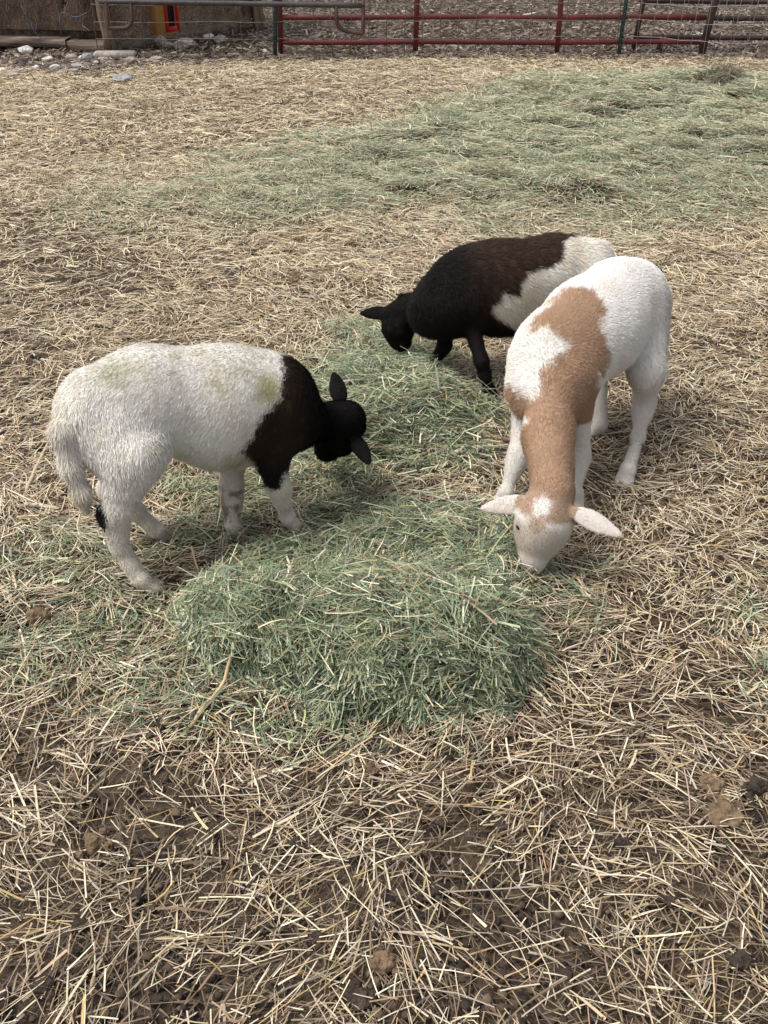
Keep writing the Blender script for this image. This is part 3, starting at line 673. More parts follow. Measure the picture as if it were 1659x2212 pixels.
# ---- white sheep with tan patches (right front)
def sheep_tan():
    B = Body(); up = np.array([0, 0, 1.])
    A0 = np.array([.772, 2.97, 0]); A1 = np.array([.445, 2.47, 0]); a = nrm(A1-A0); n = np.array([-a[1], a[0], 0]); Lb = np.linalg.norm(A1-A0)
    T = lambda u, w_, v=0: A0+a*u+n*v+up*w_        # v>0 : towards +x side
    n_s = n
    bk = nrm(-a+np.array([0, 0, -.35]))
    B.cone(T(.02, .425), T(.14, .428), .095, .116, .05, n, .93, .0085, bk)
    B.cone(T(.14, .425), T(.32, .400), .116, .138, .05, n, 1.0, .0085, bk)
    B.cone(T(.30, .400, -.008), T(.50, .388, -.014), .138, .118, .05, n, 1.0, .0085, bk)
    B.cone(T(.48, .378, -.018), T(.58, .315, -.014), .116, .100, .05, n, 1.10, .010, bk)
    poll = G(1194, 1064, .225); muz = G(1144, 1226, .055)
    n1 = G(1185, 940, .27)
    B.cone(T(.56, .345), n1, .085, .064, .05, n, .85, .011, nrm(T(.5, .4)-n1))
    B.cone(n1, poll+nrm(n1-poll)*.02, .062, .051, .04, None, 1, .009, nrm(T(.5, .4)-poll))
    lat = G(1242, 1108, .20)-G(1140, 1085, .20)
    fr, f, l, t = head(B, poll, muz, lat, 1.2, .004,
        [(G(1142, 1085, .205), G(1038, 1099, .185), .0195, (0, -.8, .7)), (G(1240, 1105, .205), G(1345, 1158, .165), .0195, (0, -.8, .7))], cheek=1.14)
    # front legs
    for kx, (elv, knp, ftp, top) in enumerate([(-.085, Q(1120, 985, 2.44), G(1095, 1058, .055), G(1086, 1084, .022)), (.07, Q(1252, 985, 2.45), G(1243, 1062, .06), G(1240, 1090, .025))]):
        el = T(.545, .27, elv)
        B.cone(T(.54, .36, elv*.9), el, .065, .042, .04, n, .8, .008); B.chain([(el, .038), (knp, .0265), (knp*.75+ftp*.25, .0205), ((knp+ftp)/2, .0155), (ftp, .0188)], .025, .005); hoof(B, ftp, top)
    # hind left (visible at the right)
    hip = T(.06, .40, .055); st = Q(1398, 800, 2.72); hk = Q(1392, 872, 2.75); ft = G(1358, 1010, .055); to = G(1349, 1038, .02)
    B.cone(hip, st, .088, .050, .05, n, .8, .012); B.cone(T(.02, .37, .05), st, .07, .042, .05, n, .9, .012)
    B.chain([(st, .048), (hk, .029), (hk*.6+Q(1378, 945, 2.68)*.4, .0215), (Q(1378, 945, 2.68), .017), (ft, .020)], .03, .005); hoof(B, ft, to)
    # hind right
    hip = T(.08, .38, -.055); ft = G(1297, 918, .05); to = G(1285, 932, .02)
    B.chain([(hip, .08), (T(.10, .27, -.06), .052), (T(.06, .17, -.06), .027), (ft, .021)], .03, .006); hoof(B, ft, to)
    B.chain([(T(-.05, .42), .022), (T(-.085, .32), .022), (T(-.08, .20), .014)], .02, .015)
    def colfn(X):
        u = (X-A0)@a; v = (X-A0)@n; z = X[:, 2]
        c = np.empty(X.shape); c[:] = (.74, .71, .665)
        def mix(c, m, col): return c*(1-m[:, None])+np.array(col)*m[:, None]
        c = mix(c, .5*sstep(.32, .12, z), (.58, .53, .46)); c = mix(c, .35*sstep(.1, .8, noise(X, .12, 2)), (.68, .60, .49)); c = mix(c, .3*sstep(.6, .95, noise(X, .025, 4))*sstep(.25, .1, z), (.40, .33, .25))
        nz = .008*noise(X, .04, 3)+.006*noise(X, .014, 1)
        m = sstep(-.008, .009, colfn.p['tan'](X)+nz)
        na = n1-poll; tt = np.clip((X-poll)@na/(na@na), -.3, 1); wn = np.linalg.norm(X-poll-tt[:, None]*na, axis=1)
        m = m*np.where((z > .235) | (wn < .10), 1, 0); m = np.maximum(m, sstep(.098, .088, wn+nz)*sstep(1.0, .92, (X-poll)@na/(na@na))*(z > .1))
        # head: tan poll, white star, tan stripe, pale muzzle
        q = X-poll; hf = (q@f)/np.linalg.norm(muz-poll); hl = q@l; ht = q@t
        near = (np.linalg.norm(q-f*np.clip(q@f, 0, .2)[:, None], axis=1) < .085) & (hf > 0)
        ah = np.abs(hl+nz*.5)
        hm = np.maximum.reduce([sstep(.40, .30, hf+nz*2+1.2*np.maximum(ah-.035, 0)), .85*sstep(.030, .010, ah)*sstep(.75, .40, hf), .45*sstep(.034, .008, ah)*sstep(1.0, .8, hf), .4*sstep(.05, .02, np.hypot(ah-.028, (hf-.62)*.17))])
        star = sstep(.030, .014, np.hypot(hl, (hf-.17)*.17)+.6*np.maximum(0, .01-np.abs(hl))*(hf < .1)+.006*noise(X, .012, 2)+nz*.6)
        hm = hm*(1-star); isear = np.abs(hl) > .074
        m = np.where(near & ~isear, hm*.9*(ht > -.045), m)
        ear_ = near & isear | ((np.abs(hl) > .074) & (np.abs(hl) < .2) & (np.linalg.norm(q, axis=1) < .2) & (hf > -.05) & (hf < .55))
        m = np.where(ear_, 0, m)
        c = mix(c, .95*m, (.33, .198, .115)); c = mix(c, .22*ear_, (.64, .50, .40))
        c = mix(c, .2*(near & (hf > .7)), (.60, .52, .44)); c = mix(c, .6*sstep(.016, .006, np.abs(z-.03))*(z < .05)*0, (.3, .25, .2))
        c = mix(c, .8*sstep(.016, .008, z), (.28, .22, .18))
        return c
    vt = t if t@(np.array([0, 0, CAM_H])-poll) > 0 else -t; eyes = [(B.surf(fr(.52, 0, 0), l*sg+vt*vk)+nrm(l*sg+vt*vk)*.0005, .0110, l*sg+vt*vk) for sg, vk in ((1, -.1), (-1, 1.0))]
    for e in eyes: B.marks.append((e[0], .017, .55, (.22, .17, .14)))
    for sg in (1, -1):
        B.marks.append((B.surf(fr(.93, .007*sg, 0), f+t*.5+l*sg*.35), .0065, .85, (.10, .055, .045)))
        for q_ in np.linspace(.80, 1.0, 7): B.marks.append((B.surf(fr(q_, 0, -.020), l*sg), .0045, .6, (.22, .15, .12)))
    B.marks.append((B.surf(fr(.93, 0, -.012), f), .016, .5, (.55, .42, .36)))
    colfn.p = {}; colfn.defs = {'tan': ([(1253,618),(1287,630),(1306,656),(1308,680),(1296,709),(1311,733),(1319,776),(1308,812),(1294,808),(1291,829),(1297,877),(1298,894),(1292,920),(1275,936),(1242,948),(1245,1000),(1246,1100),(1128,1100),(1136,1062),(1130,970),(1125,922),(1099,908),(1070,889),(1075,835),(1107,830),(1147,861),(1154,865),(1163,852),(1164,805),(1215,762),(1227,748),(1210,728),(1179,707),(1143,724),(1160,685),(1186,660),(1220,628)], (-.1, 1, -.5))}
    return make_sheep('white sheep with a tan neck and saddle patches and pale spread ears', B, colfn, 230000, 32, tuple(T(.3, 0)), eyes), B

# ---- black sheep with cream rump (behind)
def sheep_black():
    B = Body(); up = np.array([0, 0, 1.])
    A0 = np.array([.762, 3.43, 0]); A1 = np.array([.19, 3.20, 0]); a = nrm(A1-A0); n = np.array([a[1], -a[0], 0]); n = n if n[1] < 0 else -n   # v>0: towards the camera
    T = lambda u, w_, v=0: A0+a*u+n*v+up*w_
    bk = nrm(-a+np.array([0, 0, -.3]))
    B.cone(T(.06, .345), T(.20, .338), .095, .124, .05, n, .95, .015, bk)
    B.cone(T(.20, .335), T(.40, .315), .124, .148, .05, n, .9, .015, bk)
    B.cone(T(.40, .315), T(.53, .322), .148, .126, .05, n, .85, .015, bk)
    B.cone(T(.52, .325), T(.60, .280), .115, .085, .05, n, .85, .013, bk)
    poll = G(856, 682, .185); muz = G(862, 748, .085)
    B.cone(T(.48, .340), T(.66, .258), .092, .056, .09, n, .85, .013, bk)
    B.cone(T(.59, .270), poll+np.array([.05, .02, .010]), .070, .048, .07, n, .85, .012, nrm(T(.5, .35)-poll))
    B.cone(poll+np.array([.05, .02, .015]), poll, .052, .043, .04, None, 1, .010, nrm(T(.5, .35)-poll))
    lat = np.array([-.45, -.9, .05])
    fr, f, l, t = head(B, poll, muz, lat, 1.0, .006, [(G(840, 676, .195), G(778, 677, .19), .019, (0, -.8, .55)), (poll+np.array([.03, .05, .02]), poll+np.array([.02, .14, .03]), .017, (.3, 0, 1))])
    legs = [((.535, .06), Q(1040, 780, 3.06), G(1055, 838, .05), G(1062, 853, .02)), ((.60, -.05), Q(962, 745, 3.27), G(950, 765, .075), G(938, 776, .055))]
    for (u, v), kn, ft, to in legs:
        el = T(u, .24, v); B.cone(T(u, .30, v), el, .065, .040, .04, n, .8, .012); B.chain([(el, .032), (kn, .0195), ((kn+ft)/2, .0150), (ft, .0172)], .025, .007); hoof(B, ft, to)
    for sg in (1, -1):
        B.chain([(T(.10, .33, .055*sg), .085), (T(.15, .22, .065*sg), .05), (T(.07, .14, .065*sg), .028), (T(.10, .05, .06*sg), .022)], .03, .01); hoof(B, T(.10, .05, .06*sg), T(.125, .02, .06*sg))
    B.cone(T(.44, .205, .06), T(.345, .185, .10), .030, .018, .03, None, 1, .010)
    B.chain([(T(.0, .40), .025), (T(-.035, .32), .026), (T(-.03, .20), .016)], .02, .02)
    def colfn(X):
        u = (X-A0)@a; v = (X-A0)@n; z = X[:, 2]
        def mix(c, m, col): return c*(1-m[:, None])+np.array(col)*m[:, None]
        c = np.empty(X.shape); c[:] = (.76, .71, .62); c = mix(c, .28*sstep(.1, .9, noise(X, .07, 3)), (.66, .52, .33)); c = mix(c, .4*sstep(.25, .2, z), (.5, .42, .28))
        nz = .014*noise(X, .05, 3)+.006*noise(X, .018, 1)
        m = sstep(-.006, .006, colfn.p['black'](X)+nz*.4); m = np.maximum(m, (u > .56)*1.)
        d = np.empty(X.shape); d[:] = (.008, .0065, .006)
        br = sstep(.60, .45, u)*sstep(.18, .34, z); d = mix(d, br, (.036, .020, .013)); d = mix(d, .75*br*sstep(.1, .9, noise(X, .022, 4)), (.085, .045, .026))
        return c*(1-m[:, None])+d*m[:, None]
    eyes = [(B.surf(fr(.42, .02*sg, .0), l*sg+t*.15)-l*sg*.003, .010, l*sg) for sg in (1, -1)]
    colfn.p = {}; colfn.defs = {'black': ([(1330,500),(1300,516),(1262,507),(1236,512),(1220,527),(1215,556),(1193,577),(1162,582),(1138,592),(1128,608),(1119,637),(1104,635),(1085,637),(1073,656),(1059,659),(1061,676),(1073,688),(1100,704),(1121,728),(1116,745),(1092,745),(1092,900),(600,900),(600,470),(1290,470)], (0, 1, -.35))}
    return make_sheep('black and dark brown sheep with a cream rump, behind the other two', B, colfn, 140000, 33, tuple(T(.3, 0)), eyes), B
if QUICK != 'nosheep':
    sheep_white(); sheep_tan(); sheep_black()

# ------------------------------------------------------------------ shed of mud plaster and straw bales, behind left
CA = G(0, 112); CB = G(243, 118); CC = G(546, 60)
def wall_panel(mb, p, q, z0, z1, th, step=.12, amp=.02, seed=0, holes=()):
    """a lumpy wall face between two ground points with thickness th behind it"""
    p = np.array([p[0], p[1]]); q = np.array([q[0], q[1]]); d = q-p; L = np.linalg.norm(d); d /= L; nn = np.array([d[1], -d[0]])
    us = np.linspace(0, L, int(L/step*2)+2); zs = np.linspace(z0, z1, int((z1-z0)/step*2)+2)
    U, Z = np.meshgrid(us, zs); off = amp*noise(np.stack([U, Z], -1), .35, seed)+amp*.5*noise(np.stack([U, Z], -1), .12, seed+1)
    off[:, 0] = off[:, -1] = 0
    X = p[0]+d[0]*U+nn[0]*off; Y = p[1]+d[1]*U+nn[1]*off
    V = np.stack([X, Y, Z], -1).reshape(-1, 3); I = np.arange(U.size).reshape(U.shape)
    F = np.stack([I[:-1, :-1], I[:-1, 1:], I[1:, 1:], I[1:, :-1]], -1).reshape(-1, 4)
    c = (p+q)/2-nn*(th/2+.03); mb.add(V, F)
    mb.box((c[0], c[1], (z0+z1)/2), (L-.02, th, z1-z0-.02), rz=math.atan2(d[1], d[0]))
    return d, nn, L
shed = empty('shed', (CB[0], CB[1], 0)); SL = (CB[0], CB[1], 0)
tag(shed, 'mud plastered straw bale shed with a timber base behind the fence at upper left', 'shed')
def sub(mb, name, mat, parent=shed, smooth=False):
    o = mb.obj(name, mat, parent, smooth, loc=None); o.data.transform(Matrix.Translation(-Vector(SL))); return o
far = CA+(CA-CB)*1.2
mb = MB(); dA, nA, LA = wall_panel(mb, far+np.array([0, .10, 0]), CB+np.array([-.06, .10, 0]), .20, 2.2, .3, amp=.03, seed=1); w1 = sub(mb, 'bale_wall', M_BALE)
# loose straw hanging off the bale wall
rng = np.random.default_rng(5); n_ = 3200
u_ = rng.uniform(0, LA, n_); z_ = .22+rng.random(n_)**1.3*1.2; p0 = np.array([far[0], far[1]+.10])
Cc = np.stack([p0[0]+dA[0]*u_+nA[0]*.035, p0[1]+dA[1]*u_+nA[1]*.035, z_], -1)
V, F_ = blades(Cc, rng.normal(math.atan2(dA[1], dA[0]), .5, n_), rng.normal(-1.25, .45, n_), rng.uniform(.03, .12, n_), rng.uniform(.002, .005, n_), rng.uniform(0, 3, n_), rng.normal(0, .12, (n_, 2)), np.full(n_, .5))
cc = np.array([[.24,.17,.115],[.14,.09,.06],[.09,.06,.045],[.34,.27,.2],[.18,.11,.07]])[rng.choice(5, n_, p=[.25,.3,.25,.05,.15])]*rng.uniform(.7, 1.1, (n_, 1))
o = mesh_np('loose_straw', V-np.array(SL), F_, M_STRAW, np.repeat(cc, 8, 0), shed, smooth=False)
mb = MB(); dB, nB, LB = wall_panel(mb, CB+np.array([.02, .06, 0]), CC, .10, 2.2, .3, amp=.025, seed=3); sub(mb, 'plaster_wall', M_MUD)
backc = [CC+np.array([-3.6, .9, 0]), far+np.array([0, 3.4, 0])]
mb = MB(); wall_panel(mb, CC+np.array([-.02, .06, 0]), backc[0], 0, 2.2, .2, seed=2); wall_panel(mb, backc[0], backc[1], 0, 2.2, .2, seed=2); sub(mb, 'rear_wall', M_MUD)
pp = [CB, CC, backc[0], far]; cx_ = sum(pp)/4
rf = [cx_+(p-cx_)*1.02 for p in pp]
V = np.array([[p[0], p[1], 2.25+.10*k+.25*(i in (2, 3))*0] for k in (0, 1) for i, p in enumerate(rf)]); mb = MB(); mb.add(V, [[0, 1, 2, 3], [7, 6, 5, 4], [0, 4, 5, 1], [1, 5, 6, 2], [2, 6, 7, 3], [3, 7, 4, 0]]); sub(mb, 'roof', M_ROOF)
def along(p, q, t): return p+(q-p)*t
# timber base beams
def beam(p, q, z0, z1, th, out):
    d = (q-p)[:2]; L = np.linalg.norm(d); d = d/L; nn = np.array([d[1], -d[0]]); mb = MB(); m_ = 26
    us = np.linspace(0, L, m_); prof = [(0, z1), (1, z1-.01), (1, z0+.02), (.85, z0), (0, z0)]
    V = []
    for i, u in enumerate(us):
        for k, (o_, z) in enumerate(prof):
            j = .012*noise(np.array([[u, z*3+k]]), .3, 2)[0]+.006*noise(np.array([[u, k*1.]]), .08, 3)[0]
            oo = out+(o_-1)*th+(j if o_ > 0 else 0); c = p[:2]+d*u+nn*oo; V.append([c[0], c[1], z+.6*j])
    F = []
    for i in range(m_-1):
        for k in range(5): k2 = (k+1) % 5; F.append([i*5+k, i*5+k2, (i+1)*5+k2, (i+1)*5+k])
    V += [V[0], V[(m_-1)*5]]
    F += [[0, 1, 2, 3], [0, 3, 4, 4], [(m_-1)*5+3, (m_-1)*5+2, (m_-1)*5+1, (m_-1)*5], [(m_-1)*5+4, (m_-1)*5+3, (m_-1)*5, (m_-1)*5]]
    mb.add(V, F); return mb
zb1 = Q(120, 87, CB[1])[2]; zb0 = Q(120, 106, CB[1])[2]
P1 = along(CA, CB, .62)
sub(beam(far+np.array([0, .0, 0]), P1, zb0, zb1+.01, .16, .05), 'base_beam', M_WOOD)
sub(beam(P1+np.array([.02, 0, 0]), CB+np.array([-.05, -.0, 0]), zb0-.03, zb1-.005, .16, .065), 'base_beam', M_WOOD)
sub(beam(CB+np.array([.05, .05, 0]), CC+np.array([-.03, -.05, 0]), .0, .11, .10, .05), 'base_beam', M_WOOD)
mb = MB(); c_ = (far+CB)/2; mb.box((c_[0], c_[1]+.22, .11), (LA, .2, .24), rz=math.atan2(dA[1], dA[0])); sub(mb, 'foundation', M_DIRT)
# corner timber post, leaning
mb = MB(); b_ = Q(244, 119, CB[1]-.12); t_ = Q(214, -20, CB[1]-.10); q_ = t_+(t_-b_)*1.6
pts = np.array([b_+(q_-b_)*t for t in np.linspace(0, 1, 9)]); pts[:, :2] += .006*RNG.normal(size=(9, 2)); mb.tube(pts, [.068, .060, .062, .056, .058, .056, .058, .056, .056], 7); sub(mb, 'corner_post', M_POST)
mb = MB(); c1 = Q(216, 40, CB[1]-.03); mb.box((c1[0]-.02, c1[1], 1.15), (.085, .07, 1.7), ry=-.03, bev=.006); sub(mb, 'dark_plank', noise_mat('dark_plank_timber', (.035, .018, .013), (.10, .05, .035), 9, .8, .6, 30, stretch=(5, 5, .5)))
mb = MB(); e_ = CC+nB.tolist()[0]*0; mb.box((CC[0]+.05, CC[1]-.03, 1.1), (.12, .12, 2.2), rz=.3, ry=-.02, bev=.01); sub(mb, 'end_post', noise_mat('pale_post_timber', (.16, .10, .055), (.36, .26, .16), 7, .85, .8, 20, stretch=(5, 5, .5)))
# window in the plaster wall: ochre frame, red sash, dark glass
def on_wall(x, y):                 # hit of a measured ray with the plaster wall plane
    d = ray(x, y); o3 = np.array([0, 0, CAM_H]); nn = np.array([nB[0], nB[1], 0]); p0 = CB+np.array([.02, .06, 0])
    return o3+d*(((p0-o3)@nn)/(d@nn))
wl = on_wall(323, 74); wr = on_wall(374, 74)
u0 = (wl-CB)[:2]@dB; u1 = (wr-CB)[:2]@dB; zw0 = on_wall(348, 74)[2]; zw1 = zw0+.9
ang = math.atan2(dB[1], dB[0])
def wbox(mb, ua, ub, za, zb, o0, o1): 
    c = CB[:2]+np.array([.02, .06])+dB*(ua+ub)/2+nB*(o0+o1)/2; mb.box((c[0], c[1], (za+zb)/2), (abs(ub-ua), abs(o1-o0), zb-za), rz=ang, bev=.004)
fw = (u1-u0)
mb = MB(); wbox(mb, u0, u0+fw*.36, zw0, zw1, -.02, .06); wbox(mb, u1-fw*.07, u1, zw0, zw1, -.02, .06); wbox(mb, u0+fw*.36+.002, u1-fw*.07-.002, zw1-.08, zw1, -.02, .058); wbox(mb, u0+fw*.36+.002, u1-fw*.07-.002, zw0-.02, zw0+.02, -.02, .055)
wf = sub(mb, 'window', M_ORANGE)
ua, ub = u0+fw*.365, u1-fw*.075; sw = (ub-ua)*.17
mb = MB(); wbox(mb, ua, ua+sw, zw0+.02, zw1-.1, .0, .075); wbox(mb, ub-sw, ub, zw0+.02, zw1-.1, .0, .075); wbox(mb, ua+sw+.002, ub-sw-.002, zw0+.02, zw0+.065, .0, .072)
o = mb.obj('sash', M_REDF); o.data.transform(Matrix.Translation(-Vector(SL))); o.parent = wf
mb = MB(); wbox(mb, ua+sw+.002, ub-sw-.002, zw0+.067, zw1-.1, .030, .040); o = mb.obj('glass', M_GLASS); o.data.transform(Matrix.Translation(-Vector(SL))); o.parent = wf
# twine hanging on the bale wall
def twine(pts, label):
    P_ = np.array([Q(x, y, CB[1]-.03-.03*(i % 2)) for i, (x, y) in enumerate(pts)]); m_ = 24
    t = np.linspace(0, len(P_)-1, m_); P2 = np.stack([np.interp(t, np.arange(len(P_)), P_[:, k]) for k in range(3)], 1)
    for _ in range(2): P2[1:-1] = (P2[:-2]+P2[1:-1]*2+P2[2:])/4
    P2 = P2+np.array([0, -.03, 0]); mb = MB(); mb.tube(P2, .0045, 5); o = mb.obj('twine', M_TWINE, None, True, loc=tuple(P2[0])); tag(o, label, 'twine', 'twine hanging on the shed wall')
twine([(48, 12), (58, 30), (68, 42), (72, 62), (90, 82), (108, 95), (112, 98)], 'long blue twine hanging down to the base beam left of the shed corner')
twine([(134, 72), (131, 50), (132, 26), (142, 26), (158, 36), (172, 36), (190, 26)], 'blue twine looped in an arch high on the bale wall')

# ------------------------------------------------------------------ fences
def wire_panel(name, label, p, q, z0, z1, dx, dz, mat, r=.0028, sag=.0, seed=0, group='wire mesh fence panels', lean=0):
    rng = np.random.default_rng(seed); p = np.array(p, float); q = np.array(q, float); L = np.linalg.norm(q-p); d = (q-p)/L
    up = nrm(np.array([lean, 0, 1.])); mb = MB(); nv = max(2, int(round(L/dx)))
    for i in range(nv+1):
        u = L*i/nv; wob = rng.normal(0, .010); b = p+d*u
        mb.tube([b+up*z0, b+up*((z0+z1)/2)+np.array([wob, wob*.8, 0]), b+up*z1+np.array([wob*1.5, 0, 0])], r, 5)
    for z in np.arange(z0+.02, z1+.001, dz):
        us = np.linspace(0, L, 14); pts = p+d*us[:, None]+up*(z)+np.array([0, -.004, 0]); pts[:, 2] += sag*np.sin(us/L*PI*3+z*5)+rng.normal(0, .003, 14); mb.tube(pts, r, 5)
    o = mb.obj(name, mat, None, True, loc=tuple(p)); tag(o, label, 'fence', group); return o
FL = G(290, 126); FM = G(598, 127); FR = G(1335, 121); FE = G(1750, 128)
wire_panel('wire_fence', 'rusty wire mesh fence panel in front of the shed window', (FL[0]-.35, FL[1]+.02, 0), (FM[0]-.02, FM[1]+.03, 0), .0, 1.25, .155, .148, M_WIRE, .0037, seed=1, sag=.004)
wire_panel('wire_fence', 'long rusty wire mesh panel fixed along the red pipe gate', (FM[0]+.02, FM[1]+.02, 0), (FR[0]-.02, FR[1]+.02, 0), .0, 1.25, .172, .150, M_WIRE, .0037, seed=2, sag=.006)
wire_panel('wire_fence', 'grey wire mesh panel at far right with close upright wires', (FR[0]+.03, FR[1]-.02, 0), (FE[0]+.4, FE[1]-.5, 0), .0, 1.25, .125, .150, M_GWIRE, .0026, seed=3, sag=.012, lean=.04)
wire_panel('wire_fence', 'second grey wire mesh layer behind the right panel, leaning', (FR[0]+.25, FR[1]+.30, 0), (FE[0]+.9, FE[1]-.1, 0), .0, 1.25, .150, .205, M_GWIRE, .0026, seed=4, sag=.02, lean=-.05)
def t_post(x, y, xt, label):
    b = G(x, y); t = Q(xt, 0, b[1]-.02); d = (t-b)/max(t[2], .1); mb = MB()
    H = 1.55; top = b+d*H; ax = nrm(top-b); sx = np.array([1, 0, 0]); sy = np.cross(ax, sx)
    V = []
    for z in (-.05, H):
        c = b+ax*z
        for (i, j) in [(-.019, 0), (.019, 0), (.019, .005), (.0035, .006), (.0035, .034), (-.0035, .034), (-.0035, .006), (-.019, .005)]: V.append(c+sx*i+sy*j)
    F = [[k, (k+1) % 8, 8+(k+1) % 8, 8+k] for k in range(8)]+[[0, 3, 2, 1], [0, 7, 6, 3], [3, 6, 5, 4], [8, 9, 10, 11], [8, 11, 14, 15], [11, 12, 13, 14]]
    mb.add(V, F)
    for z in np.arange(.1, H-.05, .055): mb.box(b+ax*z-sy*.005, (.014, .010, .012), bev=.002)
    o = mb.obj('fence_post', M_GPOST, None, False, loc=tuple(b)); tag(o, label, 'fence post', 'green steel fence posts')
t_post(594, 126, 596, 'green steel post at the left end of the red pipe gate')
t_post(1336, 122, 1353, 'green steel post at the right end of the red pipe gate')
def pipe_gate(label, Yb, rails, posts, mat, rr=.021, loc=(0, 0, 0), matp=None, x0=0, x1=1, name='pipe_gate', curve=0):
    r_ = empty(name, loc); tag(r_, label, 'gate', 'pipe gates and panels of the corral')
    for (xa, xb, z) in rails:
        mb = MB(); pts = np.array([[x, Yb(x), z+curve*math.sin((x-xa)/(xb-xa)*PI)+.004*math.sin(x*3)] for x in np.linspace(xa, xb, 12)]); mb.tube(pts, rr, 12)
        o = mb.obj('rail', mat, r_, True); o.data.transform(Matrix.Translation(-Vector(loc)))
    for (xb_, zb, xt_, zt, rad) in posts:
        mb = MB(); mb.tube([[xb_, Yb(xb_)-.004, zb], [(xb_+xt_)/2, Yb(xb_)-.004, (zb+zt)/2], [xt_, Yb(xt_)-.004, zt]], rad, 12); mb.tube([[xb_, Yb(xb_)-.004, zb-.001], [xb_, Yb(xb_)-.004, zb+.012]], rad*1.15, 12)
        o = mb.obj('upright', matp or mat, r_, True); o.data.transform(Matrix.Translation(-Vector(loc)))
    return r_
# red gate
YR = 10.74
zr = [Q(900, 91, YR)[2], Q(900, 37, YR)[2]]; dzr = zr[1]-zr[0]
xs_ = [Q(606, 110, YR)[0], Q(897, 110, YR)[0], Q(1203, 110, YR)[0]]; xe = Q(1515, 100, YR)[0]
tops = [Q(604, 0, YR), Q(901, 0, YR), Q(1212, 0, YR)]
posts = []
for xb_, t_ in zip(xs_, tops): k = (t_[0]-xb_)/t_[2]; posts.append((xb_, -.02, xb_+k*1.2, 1.2, .026))
pipe_gate('long red pipe gate across the middle of the fence with faded bare ends', lambda x: YR, [(xs_[0]-.0, xe, zr[0]), (xs_[0], xe, zr[1]), (xs_[0], xe, zr[1]+dzr*1.05), (xs_[0], xe, 1.18)], posts, M_RED, .024, (xs_[0], YR, 0))
# dark gate at right
Y2 = 10.95; za, zb_, zc = Q(1500, 62, Y2)[2], Q(1500, 120-.0, Y2)[2]+.0, Q(1500, 8, Y2)[2]
zlow = Q(1420, 92-6, Y2)[2]
x2 = [Q(1366, 112, Y2)[0], Q(1420, 112, Y2)[0], Q(1512, 118, Y2-.25)[0]]; x2e = Q(1760, 60, Y2)[0]
kx = .115*.9
pipe_gate('dark brown pipe gate at the right end of the fence', lambda x: Y2, [(x2[0], x2e, Q(1500, 81, Y2)[2]), (x2[0], x2e, Q(1500, 39, Y2)[2]), (x2[0], x2e, Q(1500, 3, Y2)[2]), (x2[0], x2e, 1.15)],
          [(x2[0], -.02, x2[0]+.12, 1.18, .024), (x2[1], -.02, x2[1]+.02, zlow+.06, .024), (x2e, -.02, x2e+.1, 1.18, .026)], M_DARKP, .023, (x2[0], Y2, 0), M_RUST)
bp = G(1513, 124); mb = MB(); mb.tube([bp, bp+np.array([.07, 0, .6]), bp+np.array([.20, 0, 1.3])], [.038, .036, .036], 8); tag(mb.obj('fence_post', M_DARKP, None, True, loc=tuple(bp)), 'thick dark post standing in the far right fence', 'fence post')
# raised grey panel with U shaped feet
YG = 10.40; zt = Q(500, 5, YG)[2]; r_ = empty('corral_gate', (Q(232, 60, YG)[0], YG, 0)); tag(r_, 'worn grey pipe panel with looped feet hung above the ground at upper left', 'gate')
GL = (Q(232, 60, YG)[0], YG, 0)
def gp(name, pts, mat, rad=.022):
    mb = MB(); mb.tube(np.array(pts), rad, 12); o = mb.obj(name, mat, r_, True); o.data.transform(Matrix.Translation(-Vector(GL)))
xa = Q(215, 4, YG)[0]; xb = Q(788, 12, YG)[0]
gp('rail', [[x, YG, Q(829, 3+ (x-xa)/(xb-xa)*9, YG)[2]] for x in np.linspace(xa, xb, 12)], M_GREYP, .024)
gp('rail', [[xa, YG, zt+.3], [(xa+xb)/2, YG, zt+.29], [xb, YG, zt+.28]], M_GREYP, .024); gp('rail', [[xa, YG, zt+.58], [(xa+xb)/2, YG, zt+.57], [xb, YG, zt+.56]], M_GREYP, .024)
def loop(pxs, sgn):
    # measured corners of one looped foot: straight leg, bottom, rounded corner, inner leg
    P_ = [Q(x, y, YG-.002) for x, y in pxs]; out = [P_[0]]
    for i in range(1, len(P_)-1):
        a, b, c = P_[i-1], P_[i], P_[i+1]; rr = min(.10 if i == sgn else .02, np.linalg.norm(a-b)*.45, np.linalg.norm(c-b)*.45)
        s0 = b+(a-b)/np.linalg.norm(a-b)*rr; s1 = b+(c-b)/np.linalg.norm(c-b)*rr
        for t in np.linspace(0, 1, 8): out.append((1-t)**2*s0+2*t*(1-t)*b+t*t*s1)
    out.append(P_[-1]); return out
gp('looped_foot', loop([(222, -60), (234, 61), (287, 61), (282, 4)], 2), M_RUST, .0195)
gp('looped_foot', loop([(726, 8), (728, 63), (784, 73), (786, -60)], 1), M_RUST, .0195)

